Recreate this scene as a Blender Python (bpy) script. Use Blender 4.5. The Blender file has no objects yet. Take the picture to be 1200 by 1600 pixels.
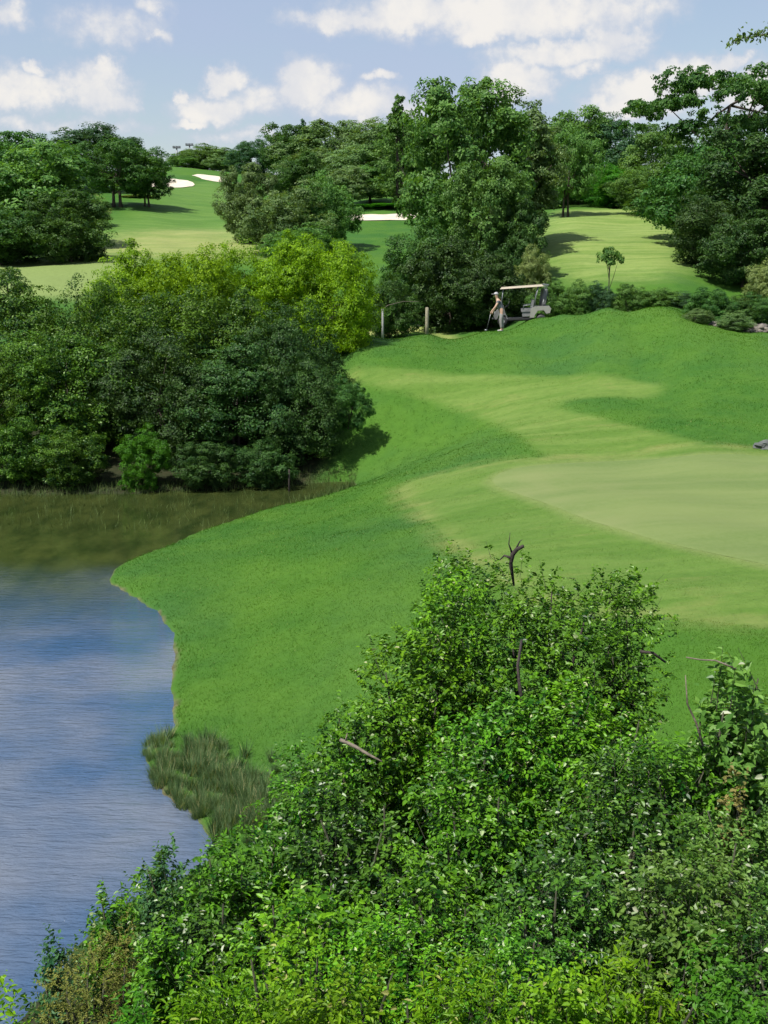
import bpy, math, random
import numpy as np
from mathutils import Vector, Matrix, noise as mnoise

# ------------------------------------------------------------------ camera, sky, sun, exposure
scene = bpy.context.scene
COL = scene.collection
FPX, CX, CY, HOR = 1800.0, 600.0, 800.0, 400.0
CAMZ = 8.0
PITCH = math.atan((CY - HOR) / FPX)
cam_data = bpy.data.cameras.new('camera')
cam_data.sensor_fit = 'VERTICAL'
cam_data.angle = 2 * math.atan(CY / FPX)
cam_data.clip_start = 0.1
cam_data.clip_end = 6000
cam = bpy.data.objects.new('camera', cam_data)
cam.location = (0, 0, CAMZ)
cam.rotation_euler = (math.pi / 2 - PITCH, 0, 0)
COL.objects.link(cam)
scene.camera = cam

SUN_EL, SUN_AZ = math.radians(58), math.radians(-132)      # azimuth from +Y towards +X
SUN_DIR = Vector((math.sin(SUN_AZ) * math.cos(SUN_EL), math.cos(SUN_AZ) * math.cos(SUN_EL), math.sin(SUN_EL)))
sun_data = bpy.data.lights.new('sun', 'SUN')
sun_data.energy = 5.0
sun_data.angle = math.radians(0.55)
sun_data.color = (1.0, 0.955, 0.88)
sun = bpy.data.objects.new('sun', sun_data)
sun.rotation_euler = SUN_DIR.to_track_quat('Z', 'Y').to_euler()
sun.location = (-30, 10, 60)
COL.objects.link(sun)

vs = scene.view_settings
vs.view_transform = 'Standard'
vs.look = 'None'
vs.exposure = 0.55
vs.gamma = 1.0
vs.use_curve_mapping = False
cy = scene.cycles
cy.max_bounces = 5
cy.diffuse_bounces = 3
cy.glossy_bounces = 2
cy.transmission_bounces = 2
cy.use_adaptive_sampling = True
cy.adaptive_threshold = 0.03


def ray(px, py):
    """direction through a photo pixel, scaled so that its forward (Y) component is 1"""
    xc, yc = (px - CX) / FPX, (CY - py) / FPX
    c, s = math.cos(PITCH), math.sin(PITCH)
    fy, fz = c + yc * s, yc * c - s
    return xc / fy, fz / fy


def at(px, py, Y):
    dx, dz = ray(px, py)
    return Vector((dx * Y, Y, CAMZ + dz * Y))


class NT:
    """small helper to write node trees"""
    def __init__(self, tree):
        self.t = tree
        self.n = tree.nodes
        self.l = tree.links

    def new(self, typ, **kw):
        nd = self.n.new(typ)
        for k, v in kw.items():
            setattr(nd, k, v)
        return nd

    def put(self, sock, v):
        if isinstance(v, bpy.types.NodeSocket):
            self.l.new(v, sock)
        elif v is not None:
            if isinstance(v, tuple) and len(v) == 3 and sock.type == 'RGBA':
                v = v + (1.0,)
            sock.default_value = v

    def math(self, op, a, b=None, c=None, clamp=False):
        nd = self.new('ShaderNodeMath', operation=op)
        nd.use_clamp = clamp
        self.put(nd.inputs[0], a)
        self.put(nd.inputs[1], b)
        if c is not None:
            self.put(nd.inputs[2], c)
        return nd.outputs[0]

    def smooth(self, v, lo, hi, a=0.0, b=1.0):
        nd = self.new('ShaderNodeMapRange', interpolation_type='SMOOTHSTEP')
        self.put(nd.inputs[0], v)
        nd.inputs[1].default_value = lo
        nd.inputs[2].default_value = hi
        nd.inputs[3].default_value = a
        nd.inputs[4].default_value = b
        return nd.outputs[0]

    def mixc(self, f, a, b, mode='MIX'):
        nd = self.new('ShaderNodeMix', data_type='RGBA', blend_type=mode)
        self.put(nd.inputs[0], f)
        self.put(nd.inputs[6], a)
        self.put(nd.inputs[7], b)
        return nd.outputs[2]

    def noise(self, vec, scale, detail=4, rough=0.55, dist=0.0, out=0, dims='3D'):
        nd = self.new('ShaderNodeTexNoise', noise_dimensions=dims)
        if vec is not None:
            self.put(nd.inputs['Vector'], vec)
        nd.inputs['Scale'].default_value = scale
        nd.inputs['Detail'].default_value = detail
        nd.inputs['Roughness'].default_value = rough
        nd.inputs['Distortion'].default_value = dist
        return nd.outputs[out]

    def mapping(self, vec, scale=(1, 1, 1), rot=(0, 0, 0), loc=(0, 0, 0)):
        nd = self.new('ShaderNodeMapping')
        self.put(nd.inputs[0], vec)
        nd.inputs[1].default_value = loc
        nd.inputs[2].default_value = rot
        nd.inputs[3].default_value = scale
        return nd.outputs[0]

    def attr(self, name):
        nd = self.new('ShaderNodeAttribute', attribute_name=name)
        return nd.outputs['Fac']


def build_world():
    w = bpy.data.worlds.new('World')
    scene.world = w
    w.use_nodes = True
    t = NT(w.node_tree)
    t.n.clear()
    sky = t.new('ShaderNodeTexSky', sky_type='NISHITA')
    sky.sun_disc = False
    sky.sun_elevation = SUN_EL
    sky.sun_rotation = SUN_AZ % (2 * math.pi)
    sky.air_density = 1.3
    sky.dust_density = 0.7
    sky.ozone_density = 1.6
    tc = t.new('ShaderNodeTexCoord')
    sep = t.new('ShaderNodeSeparateXYZ')
    t.l.new(tc.outputs['Generated'], sep.inputs[0])
    az = t.math('ARCTAN2', sep.outputs[0], sep.outputs[1])
    el = t.math('ARCSINE', sep.outputs[2])
    cb = t.new('ShaderNodeCombineXYZ')
    t.l.new(az, cb.inputs[0])
    t.l.new(el, cb.inputs[1])
    # warp that gives the heaps their curled outline
    nw = t.new('ShaderNodeTexNoise')
    t.l.new(cb.outputs[0], nw.inputs['Vector'])
    nw.inputs['Scale'].default_value = 30
    nw.inputs['Detail'].default_value = 6
    nw.inputs['Roughness'].default_value = .62
    vm = t.new('ShaderNodeVectorMath', operation='MULTIPLY_ADD')
    t.l.new(nw.outputs[1], vm.inputs[0])
    vm.inputs[1].default_value = (.050, .034, 0)
    vm.inputs[2].default_value = (-.025, -.017, 0)
    va = t.new('ShaderNodeVectorMath', operation='ADD')
    t.l.new(cb.outputs[0], va.inputs[0])
    t.l.new(vm.outputs[0], va.inputs[1])
    warped = va.outputs[0]
    n1 = t.noise(cb.outputs[0], 75, 5, 0.6)
    n2 = t.noise(cb.outputs[0], 16, 4, 0.55)
    blobs = [  # pixel x, y, half width, half height, weight
        (25, 140, 70, 34, 1), (60, 102, 24, 11, .9), (150, 140, 60, 40, 1), (168, 112, 34, 22, 1), (190, 160, 32, 18, .8),
        (340, 168, 80, 24, .8), (352, 124, 34, 20, 1), (400, 152, 52, 28, .85), (482, 134, 54, 38, 1.05), (560, 160, 90, 30, .85),
        (282, 148, 14, 13, .8), (590, 122, 38, 9, .8), (300, 190, 40, 8, .8), (640, 175, 60, 22, .7),
        (560, 32, 120, 18, .85), (660, 22, 160, 34, .95), (850, 18, 190, 40, 1), (760, 44, 90, 22, .9), (890, 82, 130, 20, .9), (960, 55, 70, 24, .8),
        (170, 45, 100, 36, .55), (245, 60, 26, 15, .6), (15, 15, 45, 26, .6), (235, 10, 40, 18, .6),
        (812, 126, 62, 34, 1.05), (905, 106, 44, 16, .85), (1000, 152, 80, 34, 1.1), (1085, 118, 70, 34, 1.1), (1138, 96, 26, 20, 1.05),
        (945, 172, 40, 20, 1), (1205, 104, 22, 12, .9), (1170, 140, 60, 40, .9), (700, 190, 80, 26, .6),
        (100, 195, 150, 16, .5), (420, 215, 160, 14, .45),
    ]
    v = None
    for (px, py, rx, ry, wt) in blobs:
        dx, dz = ray(px, py)
        rx, ry = rx * 1.02, ry * 1.08
        a0 = math.atan2(dx, 1)
        e0 = math.atan2(dz, math.hypot(dx, 1))
        q1 = t.new('ShaderNodeVectorMath', operation='MULTIPLY_ADD')
        t.l.new(warped, q1.inputs[0])
        q1.inputs[1].default_value = (FPX / rx, FPX / ry, 0)
        q1.inputs[2].default_value = (-a0 * FPX / rx, -e0 * FPX / ry, 0)
        q2 = t.new('ShaderNodeVectorMath', operation='DOT_PRODUCT')
        t.l.new(q1.outputs[0], q2.inputs[0])
        t.l.new(q1.outputs[0], q2.inputs[1])
        d = q2.outputs['Value']
        b = t.math('SUBTRACT', wt, d)
        v = b if v is None else t.math('SMOOTH_MAX', v, b, 0.25)
    v = t.math('MAXIMUM', v, -1.2)
    # the same broken cumulus carries on over the rest of the sky
    flat = t.mapping(tc.outputs['Generated'], scale=(2.6, 2.6, 6.5))
    gen = t.noise(flat, 1.0, 5, 0.58)
    gen = t.math('MULTIPLY_ADD', gen, 5.0, -2.75)
    inside = t.math('MULTIPLY', t.smooth(t.math('ABSOLUTE', az), .36, .50, 1, 0), t.smooth(el, .20, .27, 1, 0))
    v = t.math('ADD', t.math('MULTIPLY', v, inside), t.math('MULTIPLY', gen, t.math('SUBTRACT', 1.0, inside)))
    v = t.math('ADD', v, t.math('MULTIPLY', t.math('SUBTRACT', n1, .5), 1.1))
    v = t.math('ADD', v, t.math('MULTIPLY', t.math('SUBTRACT', n2, .5), 1.6))
    cover = t.smooth(v, -0.45, 0.75)
    body = t.smooth(v, -0.05, 0.95)
    n3 = t.noise(t.mapping(tc.outputs['Generated'], loc=(.012, 0, -.012)), 24, 5, .6)
    body = t.math('MULTIPLY', body, t.smooth(n3, .30, .62, .55, 1.0))
    ccol = t.mixc(body, (4.7, 5.1, 6.0), (7.5, 7.2, 6.8))
    # thin milky veil
    veil = t.noise(t.mapping(tc.outputs['Generated'], scale=(1, 1, 3.5)), 3.2, 4, .5)
    veil = t.smooth(veil, .35, .72, .34, .72)
    skyc = t.mixc(veil, sky.outputs[0], (3.75, 4.35, 6.0))
    cov = t.math('MULTIPLY', cover, .93)
    # clouds only above the horizon
    cov = t.math('MULTIPLY', cov, t.smooth(el, 0.0, .05))
    col = t.mixc(cov, skyc, ccol)
    bg = t.new('ShaderNodeBackground')
    t.l.new(col, bg.inputs[0])
    bg.inputs[1].default_value = 0.085
    w.cycles.sampling_method = 'NONE'
    out = t.new('ShaderNodeOutputWorld')
    t.l.new(bg.outputs[0], out.inputs[0])


build_world()

# ------------------------------------------------------------------ mesh and object helpers
def mesh_np(name, V, loops, starts, attrs=None, smooth=False):
    V = np.asarray(V, np.float32)
    loops = np.asarray(loops, np.int32)
    starts = np.asarray(starts, np.int32)
    m = bpy.data.meshes.new(name)
    m.vertices.add(len(V))
    m.vertices.foreach_set('co', V.ravel())
    m.loops.add(len(loops))
    m.loops.foreach_set('vertex_index', loops)
    m.polygons.add(len(starts))
    m.polygons.foreach_set('loop_start', starts)
    if smooth:
        m.polygons.foreach_set('use_smooth', np.ones(len(starts), bool))
    else:
        m.polygons.foreach_set('use_smooth', np.zeros(len(starts), bool))
    for k, a in (attrs or {}).items():
        at_ = m.attributes.new(k, 'FLOAT', 'POINT')
        at_.data.foreach_set('value', np.asarray(a, np.float32))
    m.update(calc_edges=True)
    m.validate()
    return m


class MB:
    """collects tubes, boxes and lathes into one mesh"""
    def __init__(self):
        self.v, self.f = [], []

    def add(self, v, f):
        o = len(self.v)
        self.v += [tuple(p) for p in v]
        self.f += [tuple(i + o for i in q) for q in f]
        return self

    def tube(self, pts, rad, sides=6, caps=True):
        pts = [Vector(p) for p in pts]
        vs_, fs = [], []
        up = Vector((0.13, 0.21, 1)).normalized()
        for i, p in enumerate(pts):
            d = (pts[min(i + 1, len(pts) - 1)] - pts[max(i - 1, 0)]).normalized()
            a = d.cross(up)
            if a.length < 1e-3:
                a = d.cross(Vector((1, 0, 0)))
            a.normalize()
            b = d.cross(a)
            r = rad[i] if isinstance(rad, (list, tuple)) else rad
            for k in range(sides):
                th = 2 * math.pi * k / sides
                vs_.append(p + (a * math.cos(th) + b * math.sin(th)) * r)
        for i in range(len(pts) - 1):
            for k in range(sides):
                k2 = (k + 1) % sides
                fs.append((i * sides + k, i * sides + k2, (i + 1) * sides + k2, (i + 1) * sides + k))
        if caps:
            fs.append(tuple(range(sides - 1, -1, -1)))
            o = (len(pts) - 1) * sides
            fs.append(tuple(o + k for k in range(sides)))
        return self.add(vs_, fs)

    def box(self, c, s, rot=None):
        vs_ = []
        for z in (-.5, .5):
            for x, y in ((-.5, -.5), (.5, -.5), (.5, .5), (-.5, .5)):
                p = Vector((x * s[0], y * s[1], z * s[2]))
                if rot is not None:
                    p = rot @ p
                vs_.append(p + Vector(c))
        return self.add(vs_, [(3, 2, 1, 0), (4, 5, 6, 7), (0, 1, 5, 4), (1, 2, 6, 5), (2, 3, 7, 6), (3, 0, 4, 7)])

    def prism(self, prof, x0, x1):
        """profile of (y, z) points swept along x"""
        n = len(prof)
        v = [(x0, y, z) for y, z in prof] + [(x1, y, z) for y, z in prof]
        f = [tuple(range(n - 1, -1, -1)), tuple(range(n, 2 * n))]
        f += [(i, (i + 1) % n, n + (i + 1) % n, n + i) for i in range(n)]
        return self.add(v, f)

    def mesh(self, name, smooth=True, bevel=None):
        m = bpy.data.meshes.new(name)
        m.from_pydata(self.v, [], self.f)
        m.validate()
        m.update()
        if smooth:
            m.polygons.foreach_set('use_smooth', [True] * len(m.polygons))
        return m


def link(name, data, mat=None, parent=None, loc=None):
    o = bpy.data.objects.new(name, data)
    COL.objects.link(o)
    if mat is not None and data is not None:
        if len(data.materials) == 0:
            data.materials.append(mat)
        o.material_slots[0].link = 'OBJECT'
        o.material_slots[0].material = mat
    if parent is not None:
        o.parent = parent
    if loc is not None:
        o.location = loc
    return o


def tag(o, label=None, cat=None, group=None, kind=None):
    if label:
        o['label'] = label
    if cat:
        o['category'] = cat
    if group:
        o['group'] = group
    if kind:
        o['kind'] = kind
    return o


def structure(o):
    o['kind'] = 'structure'
    return o


def mat_new(name):
    m = bpy.data.materials.new(name)
    m.use_nodes = True
    t = NT(m.node_tree)
    t.n.clear()
    out = t.new('ShaderNodeOutputMaterial')
    return m, t, out


def simple_mat(name, col, rough=.6, var=.25, scale=6.0, metallic=0.0, bump=0.0, spec=.5):
    m, t, out = mat_new(name)
    tc = t.new('ShaderNodeTexCoord')
    n = t.noise(tc.outputs['Object'], scale, 5, .6)
    c2 = tuple(max(0, c * (1 - var)) for c in col)
    c3 = tuple(min(1, c * (1 + var)) for c in col)
    p = t.new('ShaderNodeBsdfPrincipled')
    t.put(p.inputs['Base Color'], t.mixc(t.smooth(n, .3, .7), c2, c3))
    p.inputs['Roughness'].default_value = rough
    p.inputs['Metallic'].default_value = metallic
    p.inputs['Specular IOR Level'].default_value = spec
    if bump:
        b = t.new('ShaderNodeBump')
        b.inputs['Strength'].default_value = bump
        b.inputs['Distance'].default_value = .05
        t.put(b.inputs['Height'], n)
        t.l.new(b.outputs[0], p.inputs['Normal'])
    t.l.new(p.outputs[0], out.inputs[0])
    return m


def leaf_mat(name, dark, light, trans=None, tw=.38, rough=.48, spec=.24, odd=None):
    """two leaf tones mixed by the leaf's own tint; a share of the light passes through"""
    m, t, out = mat_new(name)
    ti = t.attr('tint')
    oi = t.new('ShaderNodeObjectInfo')
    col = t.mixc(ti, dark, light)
    if odd is not None:
        col = t.mixc(t.smooth(ti, .965, .985), col, odd)
    hv = t.new('ShaderNodeHueSaturation')
    t.put(hv.inputs['Hue'], t.math('MULTIPLY_ADD', oi.outputs['Random'], .02, .49))
    t.put(hv.inputs['Value'], t.math('MULTIPLY_ADD', oi.outputs['Random'], .3, .85))
    t.put(hv.inputs['Color'], col)
    p = t.new('ShaderNodeBsdfPrincipled')
    t.l.new(hv.outputs[0], p.inputs['Base Color'])
    p.inputs['Roughness'].default_value = rough
    p.inputs['Specular IOR Level'].default_value = spec
    tr = t.new('ShaderNodeBsdfTranslucent')
    t.put(tr.inputs[0], t.mixc(1.0, hv.outputs[0], trans or (1.3, 1.25, .45), 'MULTIPLY'))
    mx = t.new('ShaderNodeMixShader')
    mx.inputs[0].default_value = tw
    t.l.new(p.outputs[0], mx.inputs[1])
    t.l.new(tr.outputs[0], mx.inputs[2])
    t.l.new(mx.outputs[0], out.inputs[0])
    return m


# ------------------------------------------------------------------ terrain
WARP = 6.0


def uv_of(x, y):
    yy = np.maximum(y + WARP, .6)
    return np.stack([x / yy * 4.0, np.log(yy)], -1)


ctrl = []      # world x, y, z


def cpix(px, py, Y):
    p = at(px, py, Y)
    ctrl.append((p.x, p.y, p.z))


def cpz(px, py, z):
    dx, dz = ray(px, py)
    Y = (z - CAMZ) / dz
    ctrl.append((dx * Y, Y, z))


# near bank under the shrubs
for x, y, z in [(0, -4, 6.6), (-2, -3.5, 6.4), (2, -3.5, 6.7), (0, 0, 6.3), (-3, 1.5, 5.2), (0, 1.8, 5.5), (3, 1.8, 5.7), (7, 2, 6.0), (-7, 1.5, 4.6),
                (0, 5.5, 3.1), (2.6, 5.5, 3.2), (6, 6, 3.6), (-2.6, 5.5, 2.5), (-6, 5, 2.2), (0, 9, 1.7), (2.6, 9, 1.9), (6, 9.5, 2.2), (-2.4, 9, .9), (-5, 8, .7),
                (0, 13, 1.0), (3, 13, 1.35), (7, 13, 1.8), (-1.6, 13, .6), (12, 13, 2.2)]:
    ctrl.append((x, y, z))
# lawn round the green
for a in [(350, 1180, .45), (400, 1050, .6), (340, 980, .45), (450, 900, .9), (330, 880, .4), (600, 1000, 1.1), (560, 850, 1.1), (480, 800, .6),
          (620, 765, 1.2), (700, 850, 1.5), (770, 750, 1.85), (1000, 800, 2.0), (1200, 880, 2.05), (900, 900, 1.75), (1100, 960, 1.9), (1200, 710, 2.35),
          (980, 715, 2.2), (1300, 780, 2.3), (1400, 900, 2.3)]:
    cpz(*a)
for a in [(600, 700, 38), (560, 740, 36.5), (850, 690, 36), (1100, 680, 35), (1200, 650, 37), (700, 640, 41.5), (560, 620, 44), (900, 632, 40.5),
          (1030, 640, 39), (1050, 605, 41.5), (700, 595, 44.5), (900, 585, 44.5), (1200, 590, 41), (560, 560, 48), (700, 550, 49.5), (850, 545, 48.5), (1000, 545, 46.5),
          (1150, 545, 45), (560, 520, 53), (670, 517, 54.5), (760, 514, 54.5), (830, 501, 53.5), (880, 488, 53), (950, 474, 52), (1010, 474, 51.5), (1060, 485, 50.5),
          (1120, 505, 49.5), (1200, 520, 48.5), (1330, 530, 48)]:
    cpix(*a)
# behind the crest the land dips, then climbs to the meadow
for x, y, z in [(0, 58, 3.7), (3, 58, 3.8), (6, 58, 4.0), (9, 57.5, 4.2), (12, 57, 4.6), (15, 55, 4.7), (19, 54, 4.6), (-3, 57.5, 3.8), (-8, 55, 3.3), (-2, 48, 2.9),
                (-6, 45, 1.3), (-12, 44, .9), (-18, 44, .9), (-14, 52, 2.0), (-20, 52, 2.2), (-9, 50, 2.0), (-5, 65, 4.0), (2, 66, 4.2), (-28, 46, 1.2)]:
    ctrl.append((x, y, z))
for a in [(850, 465, 63), (950, 452, 64), (1060, 455, 62), (950, 425, 70), (880, 400, 77), (1050, 400, 76), (950, 375, 85), (870, 345, 98), (980, 335, 104), (1050, 340, 100),
          (1150, 420, 74), (1250, 430, 72), (1150, 340, 100), (1300, 340, 100), (900, 315, 125), (1100, 310, 125),
          (40, 445, 74), (150, 425, 82), (-100, 440, 74), (280, 398, 95), (180, 395, 96), (380, 395, 97), (40, 410, 92), (-100, 400, 95),
          (300, 350, 124), (180, 345, 122), (300, 315, 152), (250, 300, 160), (180, 318, 140), (60, 340, 130), (-100, 330, 135), (400, 340, 130),
          (268, 287, 178), (230, 290, 172), (325, 278, 196), (300, 268, 208), (280, 262, 214), (400, 275, 200), (150, 270, 200), (0, 275, 200), (450, 310, 165),
          (590, 395, 96), (590, 365, 108), (600, 345, 117), (600, 330, 123), (500, 370, 108), (680, 370, 108), (600, 312, 135), (700, 310, 140), (780, 350, 108),
          (650, 285, 170), (500, 285, 180), (800, 285, 170), (1000, 285, 160), (1200, 285, 150)]:
    cpix(*a)
for x in (-400, -200, -100, 0, 100, 200, 400):
    ctrl.append((x, 300, 21.0))
    ctrl.append((x * 2.2, 700, 18.0))
    ctrl.append((x * 5, 2200, 6.0))
for x, y, z in [(-60, 60, 4), (-50, 45, 1.5), (-55, 25, 1), (-40, 5, 2), (-12, 4, 2.4), (60, 60, 7), (45, 40, 4.5), (30, 25, 2.8), (25, 12, 2.6), (16, 5, 4),
                (-20, 20, .4), (-10, 30, .3)]:
    ctrl.append((x, y, z))
ctrl = np.array(ctrl, float)


def tps_k(r2):
    return r2 * np.log(r2 + 1e-12) * .5


def tps_fit(P, z, lam=2e-3):
    n = len(P)
    K = tps_k(((P[:, None] - P[None]) ** 2).sum(-1)) + np.eye(n) * lam
    Q = np.hstack([np.ones((n, 1)), P])
    A = np.vstack([np.hstack([K, Q]), np.hstack([Q.T, np.zeros((3, 3))])])
    return np.linalg.solve(A, np.concatenate([z, np.zeros(3)]))


CU = uv_of(ctrl[:, 0], ctrl[:, 1])
CW = tps_fit(CU, ctrl[:, 2])


def poly_sd(poly, x, y):
    """signed distance to a closed polygon, positive outside"""
    poly = np.asarray(poly, float)
    d2 = np.full(x.shape, 1e12)
    ins = np.zeros(x.shape, bool)
    n = len(poly)
    for i in range(n):
        ax, ay = poly[i]
        bx, by = poly[(i + 1) % n]
        ex, ey = bx - ax, by - ay
        wx, wy = x - ax, y - ay
        tt = np.clip((wx * ex + wy * ey) / (ex * ex + ey * ey + 1e-12), 0, 1)
        d2 = np.minimum(d2, (wx - ex * tt) ** 2 + (wy - ey * tt) ** 2)
        c = ((ay <= y) & (by > y)) | ((by <= y) & (ay > y))
        xi = ax + (y - ay) * ex / (ey if abs(ey) > 1e-12 else 1e-12)
        ins ^= c & (x < xi)
    d = np.sqrt(d2)
    return np.where(ins, -d, d)


def on_water(px, py):
    dx, dz = ray(px, py)
    Y = -CAMZ / dz
    return dx * Y, Y


def smooth_poly(pts, it=2):
    pts = [tuple(p) for p in pts]
    for _ in range(it):
        q = []
        for i in range(len(pts)):
            a, b = pts[i], pts[(i + 1) % len(pts)]
            q.append((a[0] * .75 + b[0] * .25, a[1] * .75 + b[1] * .25))
            q.append((a[0] * .25 + b[0] * .75, a[1] * .25 + b[1] * .75))
        pts = q
    return pts


shore_px = [(-60, 774), (60, 773), (200, 771), (330, 765), (450, 757), (530, 752), (566, 757), (520, 772), (450, 790), (380, 808), (300, 838), (225, 868), (158, 902),
            (200, 930), (248, 958), (272, 992), (272, 1050), (284, 1110), (278, 1150), (222, 1168), (232, 1205), (268, 1252), (322, 1290), (345, 1330),
            (280, 1370), (200, 1420), (120, 1490), (60, 1560)]
POND = [on_water(*p) for p in shore_px] + [(-4.2, 10.0), (-7, 8.6), (-14, 7), (-30, 8), (-44, 16), (-48, 30), (-40, 38), (-28, 40), (-20, 40)]
POND = smooth_poly(POND, 2)


def shore_sd(x, y):
    """distance to the ragged waterline, positive on land"""
    return (poly_sd(POND, x, y) + .07 * np.sin(1.9 * x + 1.1 * y) + .05 * np.sin(3.7 * y - 2.1 * x + 1) * np.sin(1.3 * x + 2) + .02 * np.sin(9 * x + 7 * y)
            + .015 * np.sin(17 * y - 13 * x + 2))


_rs = random.Random(4)
WAVES = [(_rs.uniform(0, 6.28), _rs.uniform(0, 6.28), w, a) for w, a in ((9, .07), (6, .05), (4, .035), (2.3, .02), (1.5, .012), (13, .1)) for _ in (0, 1)]


def height(x, y):
    x = np.asarray(x, float)
    y = np.asarray(y, float)
    sh = x.shape
    x, y = x.ravel(), y.ravel()
    out = np.empty(len(x))
    for i in range(0, len(x), 40000):
        P = uv_of(x[i:i + 40000], y[i:i + 40000])
        r2 = ((P[:, None] - CU[None]) ** 2).sum(-1)
        out[i:i + 40000] = tps_k(r2) @ CW[:len(CU)] + CW[-3] + P @ CW[-2:]
    for th, ph, w, a in WAVES:
        out += a * .5 * np.sin((x * math.cos(th) + y * math.sin(th)) * 2 * math.pi / w + ph)
    out = np.maximum(out, .3)
    far = np.clip((y - 230) / 200, 0, 1)
    out = out * (1 - far) + np.clip(out, 5, 22) * far
    s = shore_sd(x, y)
    wgt = 1 - np.exp(-(np.maximum(s, 0) / 3.4) ** 1.4)
    lip = np.where(s > 0, .03 + .10 * (1 - np.exp(-s / .25)) + .03 * s, np.maximum(.05 + .9 * s, -1.2 + .05 * s))
    lip = np.maximum(lip, -1.4)
    out = np.where(s > 0, out * wgt + lip * (1 - wgt), lip)
    return out.reshape(sh)


def hz(x, y):
    return float(height(np.array([x]), np.array([y]))[0])


def hits(pixels):
    """where the sight lines through photo pixels meet the ground"""
    Y = np.exp(np.linspace(math.log(3), math.log(320), 900))
    res = []
    for px, py in pixels:
        dx, dz = ray(px, py)
        x = dx * Y
        z = CAMZ + dz * Y
        h = height(x, Y)
        below = np.nonzero(z <= h)[0]
        k = below[0] if len(below) else len(Y) - 1
        if k > 0:
            g0, g1 = z[k - 1] - h[k - 1], z[k] - h[k]
            f = g0 / (g0 - g1 + 1e-9)
            yy = Y[k - 1] + (Y[k] - Y[k - 1]) * min(max(f, 0), 1)
        else:
            yy = Y[k]
        res.append((dx * yy, yy))
    return res


GREEN = smooth_poly(hits([(766, 750), (790, 735), (850, 726), (960, 719), (1080, 713), (1210, 707), (1400, 712), (1520, 790), (1480, 900), (1330, 910), (1200, 882),
                          (1080, 858), (980, 832), (900, 806), (830, 778), (780, 762)]), 2)
FRINGE = smooth_poly(hits([(617, 768), (640, 752), (700, 738), (770, 724), (860, 716), (1000, 708), (1200, 699), (1450, 702), (1600, 800), (1540, 980), (1300, 985), (1150, 975), (1000, 965),
                           (880, 950), (800, 920), (730, 868), (680, 822)]), 2)
TONGUE = smooth_poly(hits([(480, 592), (560, 586), (700, 582), (850, 588), (1000, 594), (1048, 606), (1020, 621), (940, 620), (868, 627), (872, 640), (950, 656), (1050, 682),
                           (1135, 703), (1000, 711), (858, 720), (836, 700), (800, 672), (740, 642), (660, 618), (560, 606), (480, 602)]), 2)
MEADOW = smooth_poly(hits([(855, 440), (1075, 440), (1080, 380), (1075, 330), (990, 325), (860, 330), (830, 380)]), 1)
FAIRLOW = smooth_poly(hits([(120, 400), (250, 406), (430, 404), (420, 372), (330, 358), (240, 362), (170, 372), (130, 380)]), 1)
LEFTBIT = [at(px_, 0, Y_)[:2] for px_, Y_ in ((-150, 70), (190, 70), (200, 93), (-150, 93))]
FAIRWAY = smooth_poly(hits([(140, 395), (250, 404), (420, 402), (410, 350), (360, 300), (340, 284), (300, 283), (240, 293), (255, 312), (200, 340), (150, 355)]), 1)
PALEBIT = smooth_poly(hits([(545, 526), (600, 520), (690, 521), (760, 522), (680, 510), (560, 511)]), 1)


def zones(x, y):
    return dict(z_green=poly_sd(GREEN, x, y), z_fringe=poly_sd(FRINGE, x, y), z_tongue=poly_sd(TONGUE, x, y), z_meadow=poly_sd(MEADOW, x, y),
                z_fairway=poly_sd(FAIRWAY, x, y), z_pale=poly_sd(PALEBIT, x, y), z_low=poly_sd(FAIRLOW, x, y), z_left=poly_sd(LEFTBIT, x, y), z_shore=shore_sd(x, y))


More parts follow.
